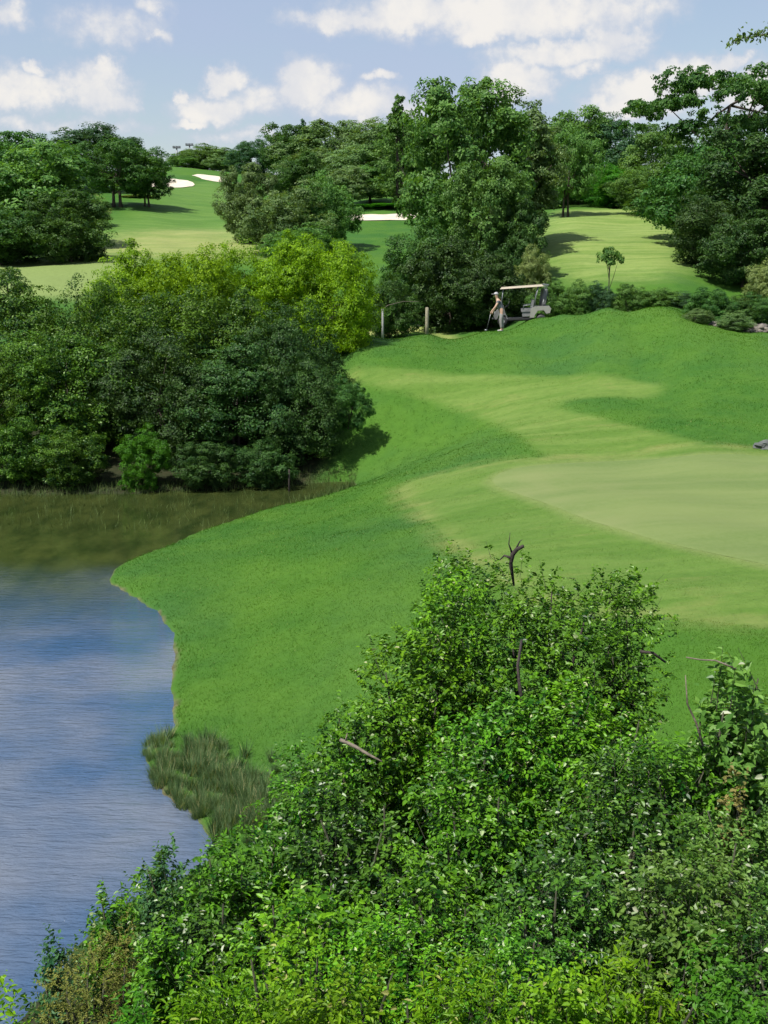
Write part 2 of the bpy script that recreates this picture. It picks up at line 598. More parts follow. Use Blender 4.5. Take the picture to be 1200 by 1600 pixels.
def grass_color(t):
    """turf colours by mown zone and natural patchiness, all in world space"""
    geo = t.new('ShaderNodeNewGeometry')
    pos = geo.outputs['Position']
    big = t.noise(pos, .07, 4, .55)
    mid = t.noise(pos, .5, 5, .6)
    fine = t.noise(pos, 3.5, 6, .68)
    dry = t.noise(t.mapping(pos, scale=(.5, 1.3, 1)), .9, 6, .7)
    streak = t.noise(t.mapping(pos, scale=(.25, 2.2, 1), rot=(0, 0, .12)), .55, 4, .6)
    wob = t.math('MULTIPLY', t.math('SUBTRACT', t.noise(pos, .8, 4, .6), .5), .9)
    rough = t.mixc(t.smooth(big, .36, .64), (.026, .091, .010), (.049, .122, .011))
    rough = t.mixc(t.smooth(t.noise(t.mapping(pos, scale=(1, .6, 1), loc=(7, 3, 0)), .16, 5, .62), .42, .66, 0, .55), rough, (.036, .098, .022))
    rough = t.mixc(t.smooth(mid, .35, .70, 0, .55), rough, (.062, .138, .014))
    light = t.mixc(t.smooth(streak, .33, .66), (.072, .140, .020), (.108, .172, .034))
    light = t.mixc(t.smooth(dry, .52, .80, 0, .55), light, (.19, .195, .062))

    def zone(base, name, col, w=.25, k=1.0, shift=0.0):
        d = t.math('ADD', t.attr(name), t.math('MULTIPLY', wob, k))
        return t.mixc(t.smooth(d, shift - w, shift + w, 1, 0), base, col)
    c = rough
    c = zone(c, 'z_tongue', light, .40, .7)
    c = zone(c, 'z_fringe', t.mixc(.25, light, rough), .16, .45)
    edge = t.math('ABSOLUTE', t.math('ADD', t.attr('z_fringe'), t.math('MULTIPLY', wob, .45)))
    c = t.mixc(t.math('MULTIPLY', t.smooth(edge, .0, .7, .75, 0), t.smooth(dry, .30, .70)), c, (.155, .182, .054))
    c = zone(c, 'z_green', (.125, .172, .048), .28, .25, .22)
    meadow = t.mixc(t.smooth(streak, .38, .6), (.125, .195, .040), (.175, .235, .062))
    c = zone(c, 'z_meadow', meadow, 2.5, 3)
    fw = t.mixc(t.smooth(streak, .35, .65), (.062, .138, .022), (.088, .165, .030))
    c = zone(c, 'z_fairway', fw, 3, 3)
    c = zone(c, 'z_low', t.mixc(t.smooth(streak, .35, .65), (.165, .215, .058), (.215, .240, .080)), 5, 8)
    c = zone(c, 'z_left', (.15, .205, .060), 2, 3)
    mot = t.noise(t.mapping(pos, scale=(.6, 1.0, 1)), .22, 6, .68)
    far_c = t.mixc(1.0, c, (.70, .80, .72), 'MULTIPLY')
    c = t.mixc(t.math('MULTIPLY', t.smooth(mot, .46, .62), t.smooth(t.math('MINIMUM', t.attr('z_meadow'), t.attr('z_fairway')), -2, 4, .55, 0)), c, far_c)
    c = zone(c, 'z_pale', (.26, .29, .09), .8, 1.0)
    c = t.mixc(t.smooth(fine, .32, .72, 0, .32), c, t.mixc(1.0, c, (1.45, 1.35, 1.5), 'MULTIPLY'))
    c = t.mixc(t.smooth(fine, .30, .48, .22, 0), c, t.mixc(1.0, c, (.55, .62, .6), 'MULTIPLY'))
    return c, pos, fine, wob


def ground_mat():
    m, t, out = mat_new('turf')
    c, pos, fine, wob = grass_color(t)
    sh = t.math('ADD', t.attr('z_shore'), t.math('MULTIPLY', wob, .5))
    mud = t.mixc(t.smooth(t.noise(pos, 6, 5, .65), .3, .7), (.060, .050, .030), (.15, .125, .075))
    c = t.mixc(t.smooth(sh, -.12, .06, 1, 0), c, mud)
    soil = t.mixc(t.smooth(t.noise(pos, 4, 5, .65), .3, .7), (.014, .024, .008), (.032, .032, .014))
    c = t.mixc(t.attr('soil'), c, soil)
    p = t.new('ShaderNodeBsdfPrincipled')
    t.l.new(c, p.inputs['Base Color'])
    p.inputs['Roughness'].default_value = .85
    p.inputs['Specular IOR Level'].default_value = .15
    b = t.new('ShaderNodeBump')
    b.inputs['Strength'].default_value = .45
    b.inputs['Distance'].default_value = .12
    h = t.math('ADD', t.noise(pos, 7, 6, .7), t.math('MULTIPLY', t.noise(pos, 1.2, 4, .6), .8))
    t.put(b.inputs['Height'], h)
    t.l.new(b.outputs[0], p.inputs['Normal'])
    t.l.new(p.outputs[0], out.inputs[0])
    return m


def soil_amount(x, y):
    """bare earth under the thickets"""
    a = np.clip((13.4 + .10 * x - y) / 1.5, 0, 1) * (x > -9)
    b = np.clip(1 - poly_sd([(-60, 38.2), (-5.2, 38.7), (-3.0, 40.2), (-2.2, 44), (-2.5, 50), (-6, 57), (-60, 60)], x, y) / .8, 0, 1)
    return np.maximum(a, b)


nv, nu = 540, 380
vv = np.linspace(math.log(1.4), math.log(2400 + WARP), nv)
su = np.linspace(-1, 1, nu)
uu = np.sign(su) * (np.abs(su) * .55 + np.abs(su) ** 4 * .85)
yy = np.exp(vv) - WARP
X = uu[None, :] * (yy[:, None] + WARP)
Y = np.repeat(yy[:, None], nu, 1)
Z = height(X, Y)
idx = np.arange(nv * nu).reshape(nv, nu)
quads = np.stack([idx[:-1, :-1], idx[:-1, 1:], idx[1:, 1:], idx[1:, :-1]], -1).reshape(-1)
za = zones(X.ravel(), Y.ravel())
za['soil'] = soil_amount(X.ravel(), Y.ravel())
gm = mesh_np('ground', np.stack([X, Y, Z], -1).reshape(-1, 3), quads, np.arange(0, len(quads), 4), za, smooth=True)
TURF = ground_mat()
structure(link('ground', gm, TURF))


def sheet(name, poly, lift, mat, n=70, edge_drop=0.0):
    """thin ground layer that follows the terrain inside a polygon"""
    poly = np.asarray(poly, float)
    c = poly.mean(0)
    k = len(poly)
    rings = np.linspace(0, 1, n)
    V, L, S = [], [], []
    for r in rings:
        V.append(c + (poly - c) * r)
    xy = np.concatenate(V)
    h = height(xy[:, 0], xy[:, 1])
    rr = np.repeat(rings, k)
    z = h + lift - np.clip((rr - .97) / .03, 0, 1) * edge_drop
    for i in range(n - 1):
        a = np.arange(k)
        b = (a + 1) % k
        L.append(np.stack([i * k + a, i * k + b, (i + 1) * k + b, (i + 1) * k + a], -1).reshape(-1))
    L = np.concatenate(L)
    m = mesh_np(name, np.column_stack([xy, z]), L, np.arange(0, len(L), 4), None, True)
    return structure(link(name, m, mat))


def green_mat():
    m, t, out = mat_new('putting_green_turf')
    geo = t.new('ShaderNodeNewGeometry')
    pos = geo.outputs['Position']
    st = t.noise(t.mapping(pos, scale=(.16, 1.0, 1), rot=(0, 0, .05)), .75, 5, .6)
    c = t.mixc(t.smooth(st, .32, .68), (.095, .145, .036), (.134, .175, .054))
    c = t.mixc(t.smooth(t.noise(pos, 9, 6, .7), .3, .7, 0, .35), c, (.150, .195, .070))
    c = t.mixc(t.smooth(t.noise(pos, .35, 5, .6), .5, .7, 0, .5), c, (.160, .185, .070))
    p = t.new('ShaderNodeBsdfPrincipled')
    t.l.new(c, p.inputs['Base Color'])
    p.inputs['Roughness'].default_value = .8
    p.inputs['Specular IOR Level'].default_value = .2
    b = t.new('ShaderNodeBump')
    b.inputs['Strength'].default_value = .25
    b.inputs['Distance'].default_value = .03
    t.put(b.inputs['Height'], t.noise(pos, 30, 4, .7))
    t.l.new(b.outputs[0], p.inputs['Normal'])
    t.l.new(p.outputs[0], out.inputs[0])
    return m


sheet('putting_green', GREEN, .014, green_mat(), edge_drop=.011)


def sand_mat():
    m, t, out = mat_new('bunker_sand')
    geo = t.new('ShaderNodeNewGeometry')
    pos = geo.outputs['Position']
    p = t.new('ShaderNodeBsdfPrincipled')
    t.put(p.inputs['Base Color'], t.mixc(t.smooth(t.noise(pos, .8, 6, .65), .3, .7), (.46, .40, .31), (.58, .52, .42)))
    p.inputs['Roughness'].default_value = .9
    b = t.new('ShaderNodeBump')
    b.inputs['Strength'].default_value = .5
    b.inputs['Distance'].default_value = .1
    t.put(b.inputs['Height'], t.noise(t.mapping(pos, scale=(1, 3, 1)), 1.5, 5, .6))
    t.l.new(b.outputs[0], p.inputs['Normal'])
    t.l.new(p.outputs[0], out.inputs[0])
    return m


SAND = sand_mat()
sheet('sand_bunker', smooth_poly(hits([(228, 291), (246, 281), (270, 278), (298, 283), (307, 290), (290, 293), (240, 293)]), 2), .05, SAND, 24)
sheet('sand_bunker', smooth_poly(hits([(296, 274), (315, 272), (348, 276), (362, 285), (338, 285), (312, 279)]), 2), .05, SAND, 24)
sheet('sand_bunker', smooth_poly(hits([(540, 337), (600, 337), (628, 335), (652, 330), (655, 338), (632, 346), (570, 346), (540, 344)]), 2), .05, SAND, 24)


# ------------------------------------------------------------------ pond
def water_mat():
    m, t, out = mat_new('pond_water')
    geo = t.new('ShaderNodeNewGeometry')
    pos = geo.outputs['Position']
    sep = t.new('ShaderNodeSeparateXYZ')
    t.l.new(pos, sep.inputs[0])
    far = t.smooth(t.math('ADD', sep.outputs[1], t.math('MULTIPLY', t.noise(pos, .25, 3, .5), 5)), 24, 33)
    # silty open water, olive inlet paints the thicket's reflection into murky water
    silt = t.mixc(t.smooth(t.noise(pos, .18, 4, .55), .35, .65), (.028, .072, .150), (.122, .142, .182))
    murk_reflection = t.mixc(t.smooth(t.noise(t.mapping(pos, scale=(1, .4, 1)), 1.3, 5, .65), .3, .7), (.016, .026, .007), (.042, .054, .014))
    p = t.new('ShaderNodeBsdfPrincipled')
    t.put(p.inputs['Base Color'], t.mixc(far, silt, murk_reflection))
    p.inputs['Roughness'].default_value = .03
    p.inputs['IOR'].default_value = 1.333
    p.inputs['Specular IOR Level'].default_value = .5
    w1 = t.noise(t.mapping(pos, scale=(.30, 1.3, 1), rot=(0, 0, .06)), 5.5, 4, .6, .4)
    w2 = t.noise(t.mapping(pos, scale=(.35, 1.4, 1), rot=(0, 0, -.12)), 13.0, 3, .6, .3)
    hgt = t.math('ADD', w1, t.math('MULTIPLY', w2, .35))
    b = t.new('ShaderNodeBump')
    t.put(b.inputs['Strength'], t.smooth(far, 0, 1, .58, .045))
    b.inputs['Distance'].default_value = .13
    t.put(b.inputs['Height'], hgt)
    t.l.new(b.outputs[0], p.inputs['Normal'])
    t.l.new(p.outputs[0], out.inputs[0])
    return m


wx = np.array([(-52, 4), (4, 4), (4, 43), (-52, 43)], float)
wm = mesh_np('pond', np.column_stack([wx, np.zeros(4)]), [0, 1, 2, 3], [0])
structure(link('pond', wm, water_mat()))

# ------------------------------------------------------------------ leaves, crowns, trunks
def unit(v):
    return v / (np.linalg.norm(v, axis=-1, keepdims=True) + 1e-9)


def leaf_quads(P, N, D, L, W, tint, fold=.18):
    """one folded diamond per leaf: centre base P, facing N, pointing D"""
    D = unit(D - N * (D * N).sum(-1, keepdims=True))
    S = np.cross(N, D)
    n = len(P)
    L = np.broadcast_to(np.asarray(L), (n,))[:, None]
    W = np.broadcast_to(np.asarray(W), (n,))[:, None]
    V = np.empty((n, 4, 3))
    V[:, 0] = P
    V[:, 1] = P + D * L * .5 + S * W * .5 + N * W * fold
    V[:, 2] = P + D * L
    V[:, 3] = P + D * L * .5 - S * W * .5 + N * W * fold
    loops = np.arange(n * 4)
    return V.reshape(-1, 3), loops, np.arange(0, n * 4, 4), np.repeat(tint, 4)


def leaf_hex(P, N, D, L, W, tint, fold=.22, droop=.12):
    """ovate leaf of two folded quads with a drooping tip"""
    D = unit(D - N * (D * N).sum(-1, keepdims=True))
    S = np.cross(N, D)
    n = len(P)
    L = np.broadcast_to(np.asarray(L), (n,))[:, None]
    W = np.broadcast_to(np.asarray(W), (n,))[:, None]
    V = np.empty((n, 6, 3))
    V[:, 0] = P
    V[:, 1] = P + D * L * .28 + S * W * .46 + N * W * fold
    V[:, 2] = P + D * L * .66 + S * W * .40 + N * (W * fold - L * droop * .4)
    V[:, 3] = P + D * L - N * L * droop
    V[:, 4] = P + D * L * .66 - S * W * .40 + N * (W * fold - L * droop * .4)
    V[:, 5] = P + D * L * .28 - S * W * .46 + N * W * fold
    b = np.arange(n)[:, None] * 6
    q = np.concatenate([b + np.array([0, 1, 2, 3]), b + np.array([3, 4, 5, 0])], 1).reshape(-1)
    return V.reshape(-1, 3), q, np.arange(0, len(q), 4), np.repeat(tint, 6)


def rdir(rng, n):
    return unit(rng.normal(size=(n, 3)))


def crown_mesh(name, lobes, seed, clumps_per, leaves_per, leaf, flat=.75, low=-.35, core=.3, aspect=.6, cl_r=(.26, .46)):
    """lobes: (centre, radii). Clumps of leaves sit on each lobe's skin; some fill its inside."""
    rng = np.random.default_rng(seed)
    PP, NN, TT = [], [], []
    for c, r in lobes:
        c, r = np.array(c, float), np.array(r, float)
        rm = r.mean()
        k = max(6, int(clumps_per * (0.6 + .8 * rng.random())))
        d = rdir(rng, k * 3)
        d = d[d[:, 2] > low - .5 * rng.random(len(d))][:k]
        depth = np.where(rng.random(len(d)) < core, rng.uniform(.35, .8, len(d)), rng.uniform(.8, 1.06, len(d)))
        cc = c + d * r * depth[:, None]
        lt = rng.random()
        for p, o, dp in zip(cc, d, depth):
            m = int(leaves_per * rng.uniform(.55, 1.4))
            cr = rm * rng.uniform(*cl_r)
            e = rdir(rng, m)
            e = unit(e + o * .45 + np.array([0, 0, .25]))
            q = p + e * cr * (rng.random((m, 1)) ** .45) * np.array([1.15, 1.15, flat])
            PP.append(q)
            NN.append(unit(e * .7 + o * .75 + rng.normal(size=(m, 3)) * .42 + np.array([0, 0, .2])))
            ct = np.clip(.45 + .25 * (lt - .5) + rng.normal() * .16, 0, 1)
            TT.append(np.where(rng.random(m) < .02, 1.0, np.clip(ct + rng.normal(size=m) * .27, 0, .96)))
    P, N, T = np.concatenate(PP), np.concatenate(NN), np.concatenate(TT)
    D = rdir(rng, len(P)) + np.array([0, 0, -.2])
    L = leaf * rng.uniform(.65, 1.35, len(P))
    V, lo, st, tn = leaf_quads(P, N, D, L, L * aspect, T)
    return mesh_np(name, V, lo, st, {'tint': tn})


def trunk_mesh(name, base_r, top, limbs, seed, split=1):
    """tapered trunk with bent limbs out to the lobes"""
    rng = random.Random(seed)
    mb = MB()
    for s in range(split):
        off = (s - (split - 1) / 2) * base_r * 4.0
        pts, rad = [], []
        for i in range(6):
            f = i / 5
            pts.append((off * (1 - .5 * f) + rng.uniform(-1, 1) * base_r * .5 * f, rng.uniform(-1, 1) * base_r * .5 * f, top * f))
            rad.append(base_r * (1.35 if i == 0 else 1 - .55 * f))
        mb.tube(pts, rad, 8)
        st = Vector(pts[3])
        for j, c in enumerate(limbs):
            if j % split != s:
                continue
            c = Vector(c)
            a = Vector(pts[2 + j % 4])
            mid = a.lerp(c, .5) + Vector((rng.uniform(-.04, .04), rng.uniform(-.04, .04), -.02 + rng.uniform(-.02, .04)))
            mb.tube([a, a.lerp(mid, .5), mid, mid.lerp(c, .6), c], [base_r * .5, base_r * .42, base_r * .32, base_r * .2, base_r * .1], 5)
    return mb.mesh(name)


def lobes_in(seed, n, c, r, lr, zmin=None, taper=0.0):
    """n lobes spread over an ellipsoid, each about lr times its size"""
    rng = np.random.default_rng(seed)
    out = []
    for i in range(n):
        f = (i + .5) / n
        z = 1 - 2 * f
        th = i * 2.39996 + rng.uniform(-.5, .5)
        q = math.sqrt(max(0, 1 - z * z))
        d = np.array([q * math.cos(th), q * math.sin(th), z]) + rng.normal(size=3) * .10
        w = 1 - taper * (d[2] * .5 + .5)
        k = rng.uniform(.66, .88)
        p = np.array(c) + d * np.array([r[0] * w, r[1] * w, r[2]]) * k
        s = lr * rng.uniform(.68, 1.15)
        rr = np.array([r[0] * w, r[1] * w, min(r[2], r[0] * 1.1)]) * s
        if zmin is not None:
            p[2] = max(p[2], zmin + rr[2] * .55)
        out.append((p, rr))
    out.append((np.array(c, float), np.array(r) * .55))
    return out


BARK = simple_mat('bark', (.055, .043, .032), .9, .45, 5, bump=.6)
BARK_PALE = simple_mat('bark_pale', (.13, .108, .080), .85, .35, 14, bump=.5)

FOL = dict(
    mid=leaf_mat('leaf_mid', (.038, .112, .020), (.150, .285, .058)),
    deep=leaf_mat('leaf_deep', (.019, .074, .014), (.090, .195, .036)),
    olive=leaf_mat('leaf_olive', (.052, .118, .032), (.190, .295, .100)),
    dark=leaf_mat('leaf_dark', (.011, .045, .009), (.066, .140, .026), tw=.32),
    blue=leaf_mat('leaf_blue', (.022, .078, .032), (.078, .158, .064)),
    yellow=leaf_mat('leaf_yellow', (.080, .190, .004), (.250, .440, .008), tw=.42),
    pale=leaf_mat('leaf_pale', (.11, .18, .045), (.28, .35, .12)),
    bright=leaf_mat('leaf_bright', (.028, .130, .008), (.085, .270, .016), tw=.42),
    shore=leaf_mat('leaf_shore', (.007, .046, .007), (.112, .225, .018), tw=.36, spec=.22, odd=(.26, .38, .14)),
    near=leaf_mat('leaf_near', (.007, .056, .004), (.128, .310, .014), tw=.30, rough=.40, spec=.28, odd=(.36, .45, .22)),
    nearlight=leaf_mat('leaf_near_light', (.018, .096, .005), (.165, .375, .014), tw=.32, rough=.42, spec=.24, odd=(.46, .50, .26)),
    neardeep=leaf_mat('leaf_near_deep', (.010, .050, .007), (.092, .225, .022), tw=.26, rough=.36, spec=.34, odd=(.44, .50, .36)),
    nearyel=leaf_mat('leaf_near_yellow', (.058, .165, .005), (.215, .420, .014), tw=.45, rough=.45, spec=.22, odd=(.40, .42, .14)),
    nearoliv=leaf_mat('leaf_near_olive', (.080, .098, .016), (.23, .24, .050), tw=.35, rough=.6),
    nearblue=leaf_mat('leaf_near_blue', (.020, .080, .030), (.085, .190, .065), tw=.38, rough=.45),
    nearpale=leaf_mat('leaf_near_pale', (.045, .130, .016), (.175, .320, .060), tw=.40, rough=.40, spec=.32, odd=(.42, .45, .32)),
    dry=leaf_mat('leaf_dry', (.09, .090, .022), (.29, .25, .08), tw=.35, rough=.6),
)

VAR = {}     # variant name -> dict(trunk, crown, width, height)


def variant(name, lobes, seed, cl, lv, leaf, trunk=None, **kw):
    cm = crown_mesh('crown', lobes, seed, cl, lv, leaf, **kw)
    co = np.empty(len(cm.vertices) * 3, np.float32)
    cm.vertices.foreach_get('co', co)
    co = co.reshape(-1, 3)
    w = np.percentile(co[:, 0], 99.5) - np.percentile(co[:, 0], .5)
    VAR[name] = dict(crown=cm, trunk=trunk, w=float(w), h=float(np.percentile(co[:, 2], 99.7)))


def build_variants():
    for i, s in enumerate((11, 12, 13)):
        L = lobes_in(s, 20, (0, 0, .58), (.42, .42, .41), .42)
        variant('round%d' % i, L, s, 26, 56, .029, trunk_mesh('trunk', .026, .5, [l[0] for l in L[::2]], s), low=-.6, core=.35)
    for i, s in enumerate((21, 22)):
        L = lobes_in(s, 26, (0, 0, .60), (.50, .48, .40), .34)
        variant('canopy%d' % i, L, s, 24, 54, .026, trunk_mesh('trunk', .020, .5, [l[0] for l in L[::2]], s, split=2), low=-.7, core=.35)
    for i, s in enumerate((31, 32)):
        L = lobes_in(s, 34, (0, 0, .52), (.33, .33, .47), .34, zmin=.02, taper=.1)
        variant('tall%d' % i, L, s, 24, 60, .0185, trunk_mesh('trunk', .018, .6, [l[0] for l in L[::3]], s), low=-.7, core=.4)
    for i, s in enumerate((41, 42, 43)):
        L = lobes_in(s, 20, (0, 0, .48), (.52, .50, .50), .36, zmin=.0)
        variant('bush%d' % i, L, s, 28, 62, .0265, trunk_mesh('trunk', .018, .35, [l[0] for l in L[::3]], s, split=3), low=-.9, core=.35, aspect=.62)
    # shore thicket: finer leaves
    for i, s in enumerate((51, 52, 53)):
        L = lobes_in(s, 24, (0, 0, .48), (.48, .46, .50), .38, zmin=.0)
        variant('shore%d' % i, L, s, 46, 48, .0185, trunk_mesh('trunk', .014, .45, [l[0] for l in L[::3]], s, split=3), low=-.9, core=.3, aspect=.62, cl_r=(.20, .42))
    # layered, spreading tree with open tiers
    rng = np.random.default_rng(61)
    L = []
    tiers = [(.90, .48, 15, .085), (.78, .60, 14, .075), (.64, .40, 12, .085), (.72, .85, 9, .055), (.86, .72, 9, .055), (.50, .34, 10, .10), (.36, .30, 8, .11)]
    for z, R, n, lr in tiers:
        for k in range(n):
            th = k * 2.4 + rng.uniform(-.4, .4)
            q = R * (.25 + .75 * rng.random() ** .6)
            L.append((np.array([q * math.cos(th), q * math.sin(th) * .7, z - .10 * (q / R) ** 2 + rng.normal() * .018]), np.array([lr * 1.35, lr * 1.35, lr * .55])))
    variant('spread0', L, 62, 13, 52, .0185, trunk_mesh('trunk', .016, .72, [l[0] for l in L[::5]], 62), flat=.5, low=-.3)
    # narrow conifer-like top
    L = []
    for k in range(16):
        f = k / 15
        th = k * 2.2
        q = .16 * (1 - f) + .02
        L.append((np.array([q * math.cos(th), q * math.sin(th), .08 + .88 * f]), np.array([.14 * (1 - f * .7), .14 * (1 - f * .7), .085])))
    variant('spire0', L, 71, 16, 44, .024, trunk_mesh('trunk', .016, .9, [l[0] for l in L[::3]], 71), low=-.6)
    # clipped-looking young tree
    L = lobes_in(81, 7, (0, 0, .84), (.24, .24, .13), .5)
    variant('sapling0', L, 81, 8, 16, .05, trunk_mesh('trunk', .018, .8, [l[0] for l in L], 81))


build_variants()
_rot = random.Random(77)


def plant(name, var, px, top, wpx, Y, fol, label, cat='tree', group=None, deep=1.0, bury=.1, rz=None, lean=0.0):
    v = VAR[var]
    p = at(px, top, Y)
    zg = hz(p.x, Y) - bury
    h = max(p.z - zg, .3)
    w = wpx / FPX * Y
    e = link(name, None)
    e.location = (p.x, Y, zg)
    e.rotation_euler = (0, lean, _rot.uniform(0, 6.28) if rz is None else rz)
    e.scale = (w / v['w'], w / v['w'] * deep, h / v['h'])
    tag(e, label, cat, group)
    if v['trunk']:
        link('trunk', v['trunk'], BARK, e)
    link('crown', v['crown'], FOL[fol], e)
    return e


# ---- trees on the slope to the left
G1, G2, G3, G4 = 'trees left of the far fairway', 'trees on the far ridge', 'trees in the middle of the slope', 'trees on the right slope'
T = plant
T('broadleaf_tree', 'round0', 45, 226, 200, 100, 'mid', 'big pale-topped leafy tree at the left edge above the meadow', group=G1, rz=.4)
T('broadleaf_tree', 'bush0', 105, 300, 150, 90, 'deep', 'low rounded tree with dark shade beneath, left of the pale fairway', group=G1)
T('broadleaf_tree', 'bush1', -5, 318, 180, 90, 'deep', 'dark tree cut by the left edge under the pale-topped tree', group=G1)
T('broadleaf_tree', 'canopy0', 138, 193, 140, 158, 'blue', 'tallest dark bluish tree on the left skyline', group=G1)
T('broadleaf_tree', 'canopy1', 178, 216, 150, 136, 'deep', 'dome-shaped dark tree on bare trunks beside the far fairway', group=G1, rz=0)
T('broadleaf_tree', 'canopy0', 226, 238, 76, 138, 'deep', 'smaller dark tree with a thin trunk nearest the upper sand bunker', group=G1, rz=0)
T('broadleaf_tree', 'round1', 14, 206, 110, 150, 'deep', 'dark tree on the skyline in the far left corner', group=G1)
T('broadleaf_tree', 'round2', 88, 222, 70, 150, 'mid', 'mid green treetop between the two dark skyline trees at left', group=G1)
T('shrub', 'bush2', 135, 306, 70, 116, 'pale', 'pale green shrub below the dome-shaped dark tree', 'shrub')
T('shrub', 'bush0', 214, 312, 60, 150, 'pale', 'sunlit pale shrub seen between the trunks of the dome-shaped tree', 'shrub')
# ---- far ridge
T('ridge_tree', 'bush1', 318, 226, 90, 232, 'mid', 'low hazy tree on the ridge beyond the upper bunkers', group=G2)
T('ridge_tree', 'bush2', 285, 242, 60, 228, 'mid', 'small bushy tree below the two masts on the ridge', group=G2)
T('ridge_tree', 'bush0', 356, 232, 70, 226, 'olive', 'pale olive bushy tree right of the upper bunkers', group=G2)
T('ridge_tree', 'bush2', 394, 214, 76, 212, 'blue', 'smooth dark blue-green tree on the ridge', group=G2)
T('ridge_tree', 'round1', 446, 195, 74, 180, 'deep', 'dark green upright tree at the left end of the olive wood', group=G2)
T('ridge_tree', 'spire0', 472, 187, 40, 186, 'blue', 'small pointed bluish treetop above the olive wood', group=G2)
T('ridge_tree', 'bush0', 520, 190, 165, 178, 'olive', 'broad olive tree with an even top on the middle ridge', group=G2)
T('ridge_tree', 'bush1', 592, 186, 155, 176, 'olive', 'olive tree on the ridge just left of the tall central tree', group=G2)
T('ridge_tree', 'bush2', 500, 232, 110, 160, 'olive', 'dull olive tree halfway down the ridge above the drooping tree', group=G2)
T('ridge_tree', 'tall1', 648, 180, 120, 168, 'mid', 'mid green tree on the ridge behind the pointed bluish tree', group=G2)
T('pointed_tree', 'spire0', 621, 150, 78, 128, 'mid', 'narrow pointed bluish tree standing against the sky beside the tall central tree')
T('ridge_tree', 'bush1', 560, 228, 130, 152, 'olive', 'olive tree in the middle row of the ridge above the middle bunker', group=G2)
T('ridge_tree', 'round1', 628, 222, 120, 150, 'mid', 'rounded tree below the pointed bluish tree', group=G2)
T('ridge_tree', 'bush0', 474, 238, 100, 150, 'deep', 'dark bushy tree in the middle row at the left of the olive wood', group=G2)
# ---- middle of the slope
T('broadleaf_tree', 'bush0', 388, 258, 104, 104, 'olive', 'rounded olive tree overhanging the far fairway', group=G3)
T('broadleaf_tree', 'bush2', 448, 285, 130, 96, 'olive', 'grey-green tree between the overhanging tree and the dark one', group=G3)
T('broadleaf_tree', 'bush1', 508, 270, 92, 98, 'mid', 'dark rounded tree left of the middle sand bunker', group=G3)
T('broadleaf_tree', 'round2', 578, 260, 90, 132, 'mid', 'leafy tree rising behind the middle sand bunker', group=G3)
T('broadleaf_tree', 'round0', 540, 262, 80, 128, 'olive', 'olive tree behind the left end of the middle bunker', group=G3)
T('shrub', 'bush0', 655, 281, 90, 130, 'pale', 'pale rounded shrub at the right end of the middle bunker', 'shrub')
T('shrub', 'bush1', 600, 318, 90, 127, 'bright', 'low bright green shrub along the back of the middle bunker', 'shrub')
T('broadleaf_tree', 'bush2', 470, 350, 120, 90, 'mid', 'low tree in front of the grey-green one, above the yellow-green shrubs', group=G3)
T('broadleaf_tree', 'bush0', 540, 396, 60, 84, 'deep', 'small dark shrubby tree below the dark rounded tree', group=G3)
# ---- tall tree in the centre
T('tall_tree', 'tall0', 732, 126, 196, 78, 'mid', 'tallest tree in the centre, sunlit crown down to the lawn', rz=.3)
T('broadleaf_tree', 'tall1', 808, 156, 150, 84, 'olive', 'tall olive tree joined to the right side of the tallest tree', group=G3)
T('broadleaf_tree', 'tall0', 770, 250, 130, 70, 'mid', 'mid green tree in front of the tallest tree, above the cart', group=G3)
T('broadleaf_tree', 'bush1', 662, 345, 130, 66, 'deep', 'bushy dark tree behind the two short posts', group=G3)
T('broadleaf_tree', 'bush0', 815, 315, 96, 69, 'dark', 'dark rounded tree bulging over the edge of the right meadow', group=G3)
T('broadleaf_tree', 'bush2', 705, 360, 130, 63, 'dark', 'low dark tree behind the crest between the posts and the cart', group=G3)
T('broadleaf_tree', 'bush1', 605, 430, 90, 60, 'deep', 'low dark shrubby tree behind the left post', group=G3)
T('broadleaf_tree', 'bush0', 770, 400, 120, 62, 'dark', 'dark shrubby tree directly behind the golf cart', group=G3)
T('shrub', 'bush1', 834, 384, 56, 63, 'pale', 'pale sunlit shrub above the golf cart roof', 'shrub')
# ---- right slope
T('broadleaf_tree', 'canopy1', 888, 200, 104, 104, 'mid', 'tree on two bare dark trunks at the top of the meadow', group=G4, rz=0)
T('broadleaf_tree', 'round0', 900, 170, 110, 150, 'mid', 'mid green treetop behind the two-trunked tree', group=G4)
T('broadleaf_tree', 'bush2', 958, 176, 110, 150, 'blue', 'hazy blue-green tree on the skyline right of the two-trunked tree', group=G4)
T('broadleaf_tree', 'bush1', 948, 256, 90, 114, 'bright', 'vivid dark green tree low at the back of the meadow', group=G4)
T('broadleaf_tree', 'bush0', 868, 262, 60, 116, 'deep', 'deep green tree just left of the two-trunked tree', group=G4)
T('broadleaf_tree', 'bush0', 1035, 196, 130, 116, 'mid', 'mid green tree below the spreading tree at the back of the meadow', group=G4)
T('broadleaf_tree', 'bush2', 1030, 255, 120, 103, 'mid', 'tree whose foliage reaches the ground at the upper right of the meadow', group=G4)
T('spreading_tree', 'spread0', 1142, 106, 330, 92, 'deep', 'large flat-topped spreading tree with open tiers against the clouds', rz=.2)
T('broadleaf_tree', 'bush1', 1118, 212, 180, 82, 'deep', 'large dark tree below the spreading tree', group=G4)
T('broadleaf_tree', 'tall1', 1200, 190, 190, 76, 'dark', 'dark tree cut by the right edge under the spreading tree', group=G4)
T('broadleaf_tree', 'bush2', 1112, 300, 120, 72, 'dark', 'dark overhanging tree at the right edge of the meadow', group=G4)
T('broadleaf_tree', 'bush0', 1175, 330, 150, 68, 'dark', 'lowest dark tree above the rocks at the right', group=G4)
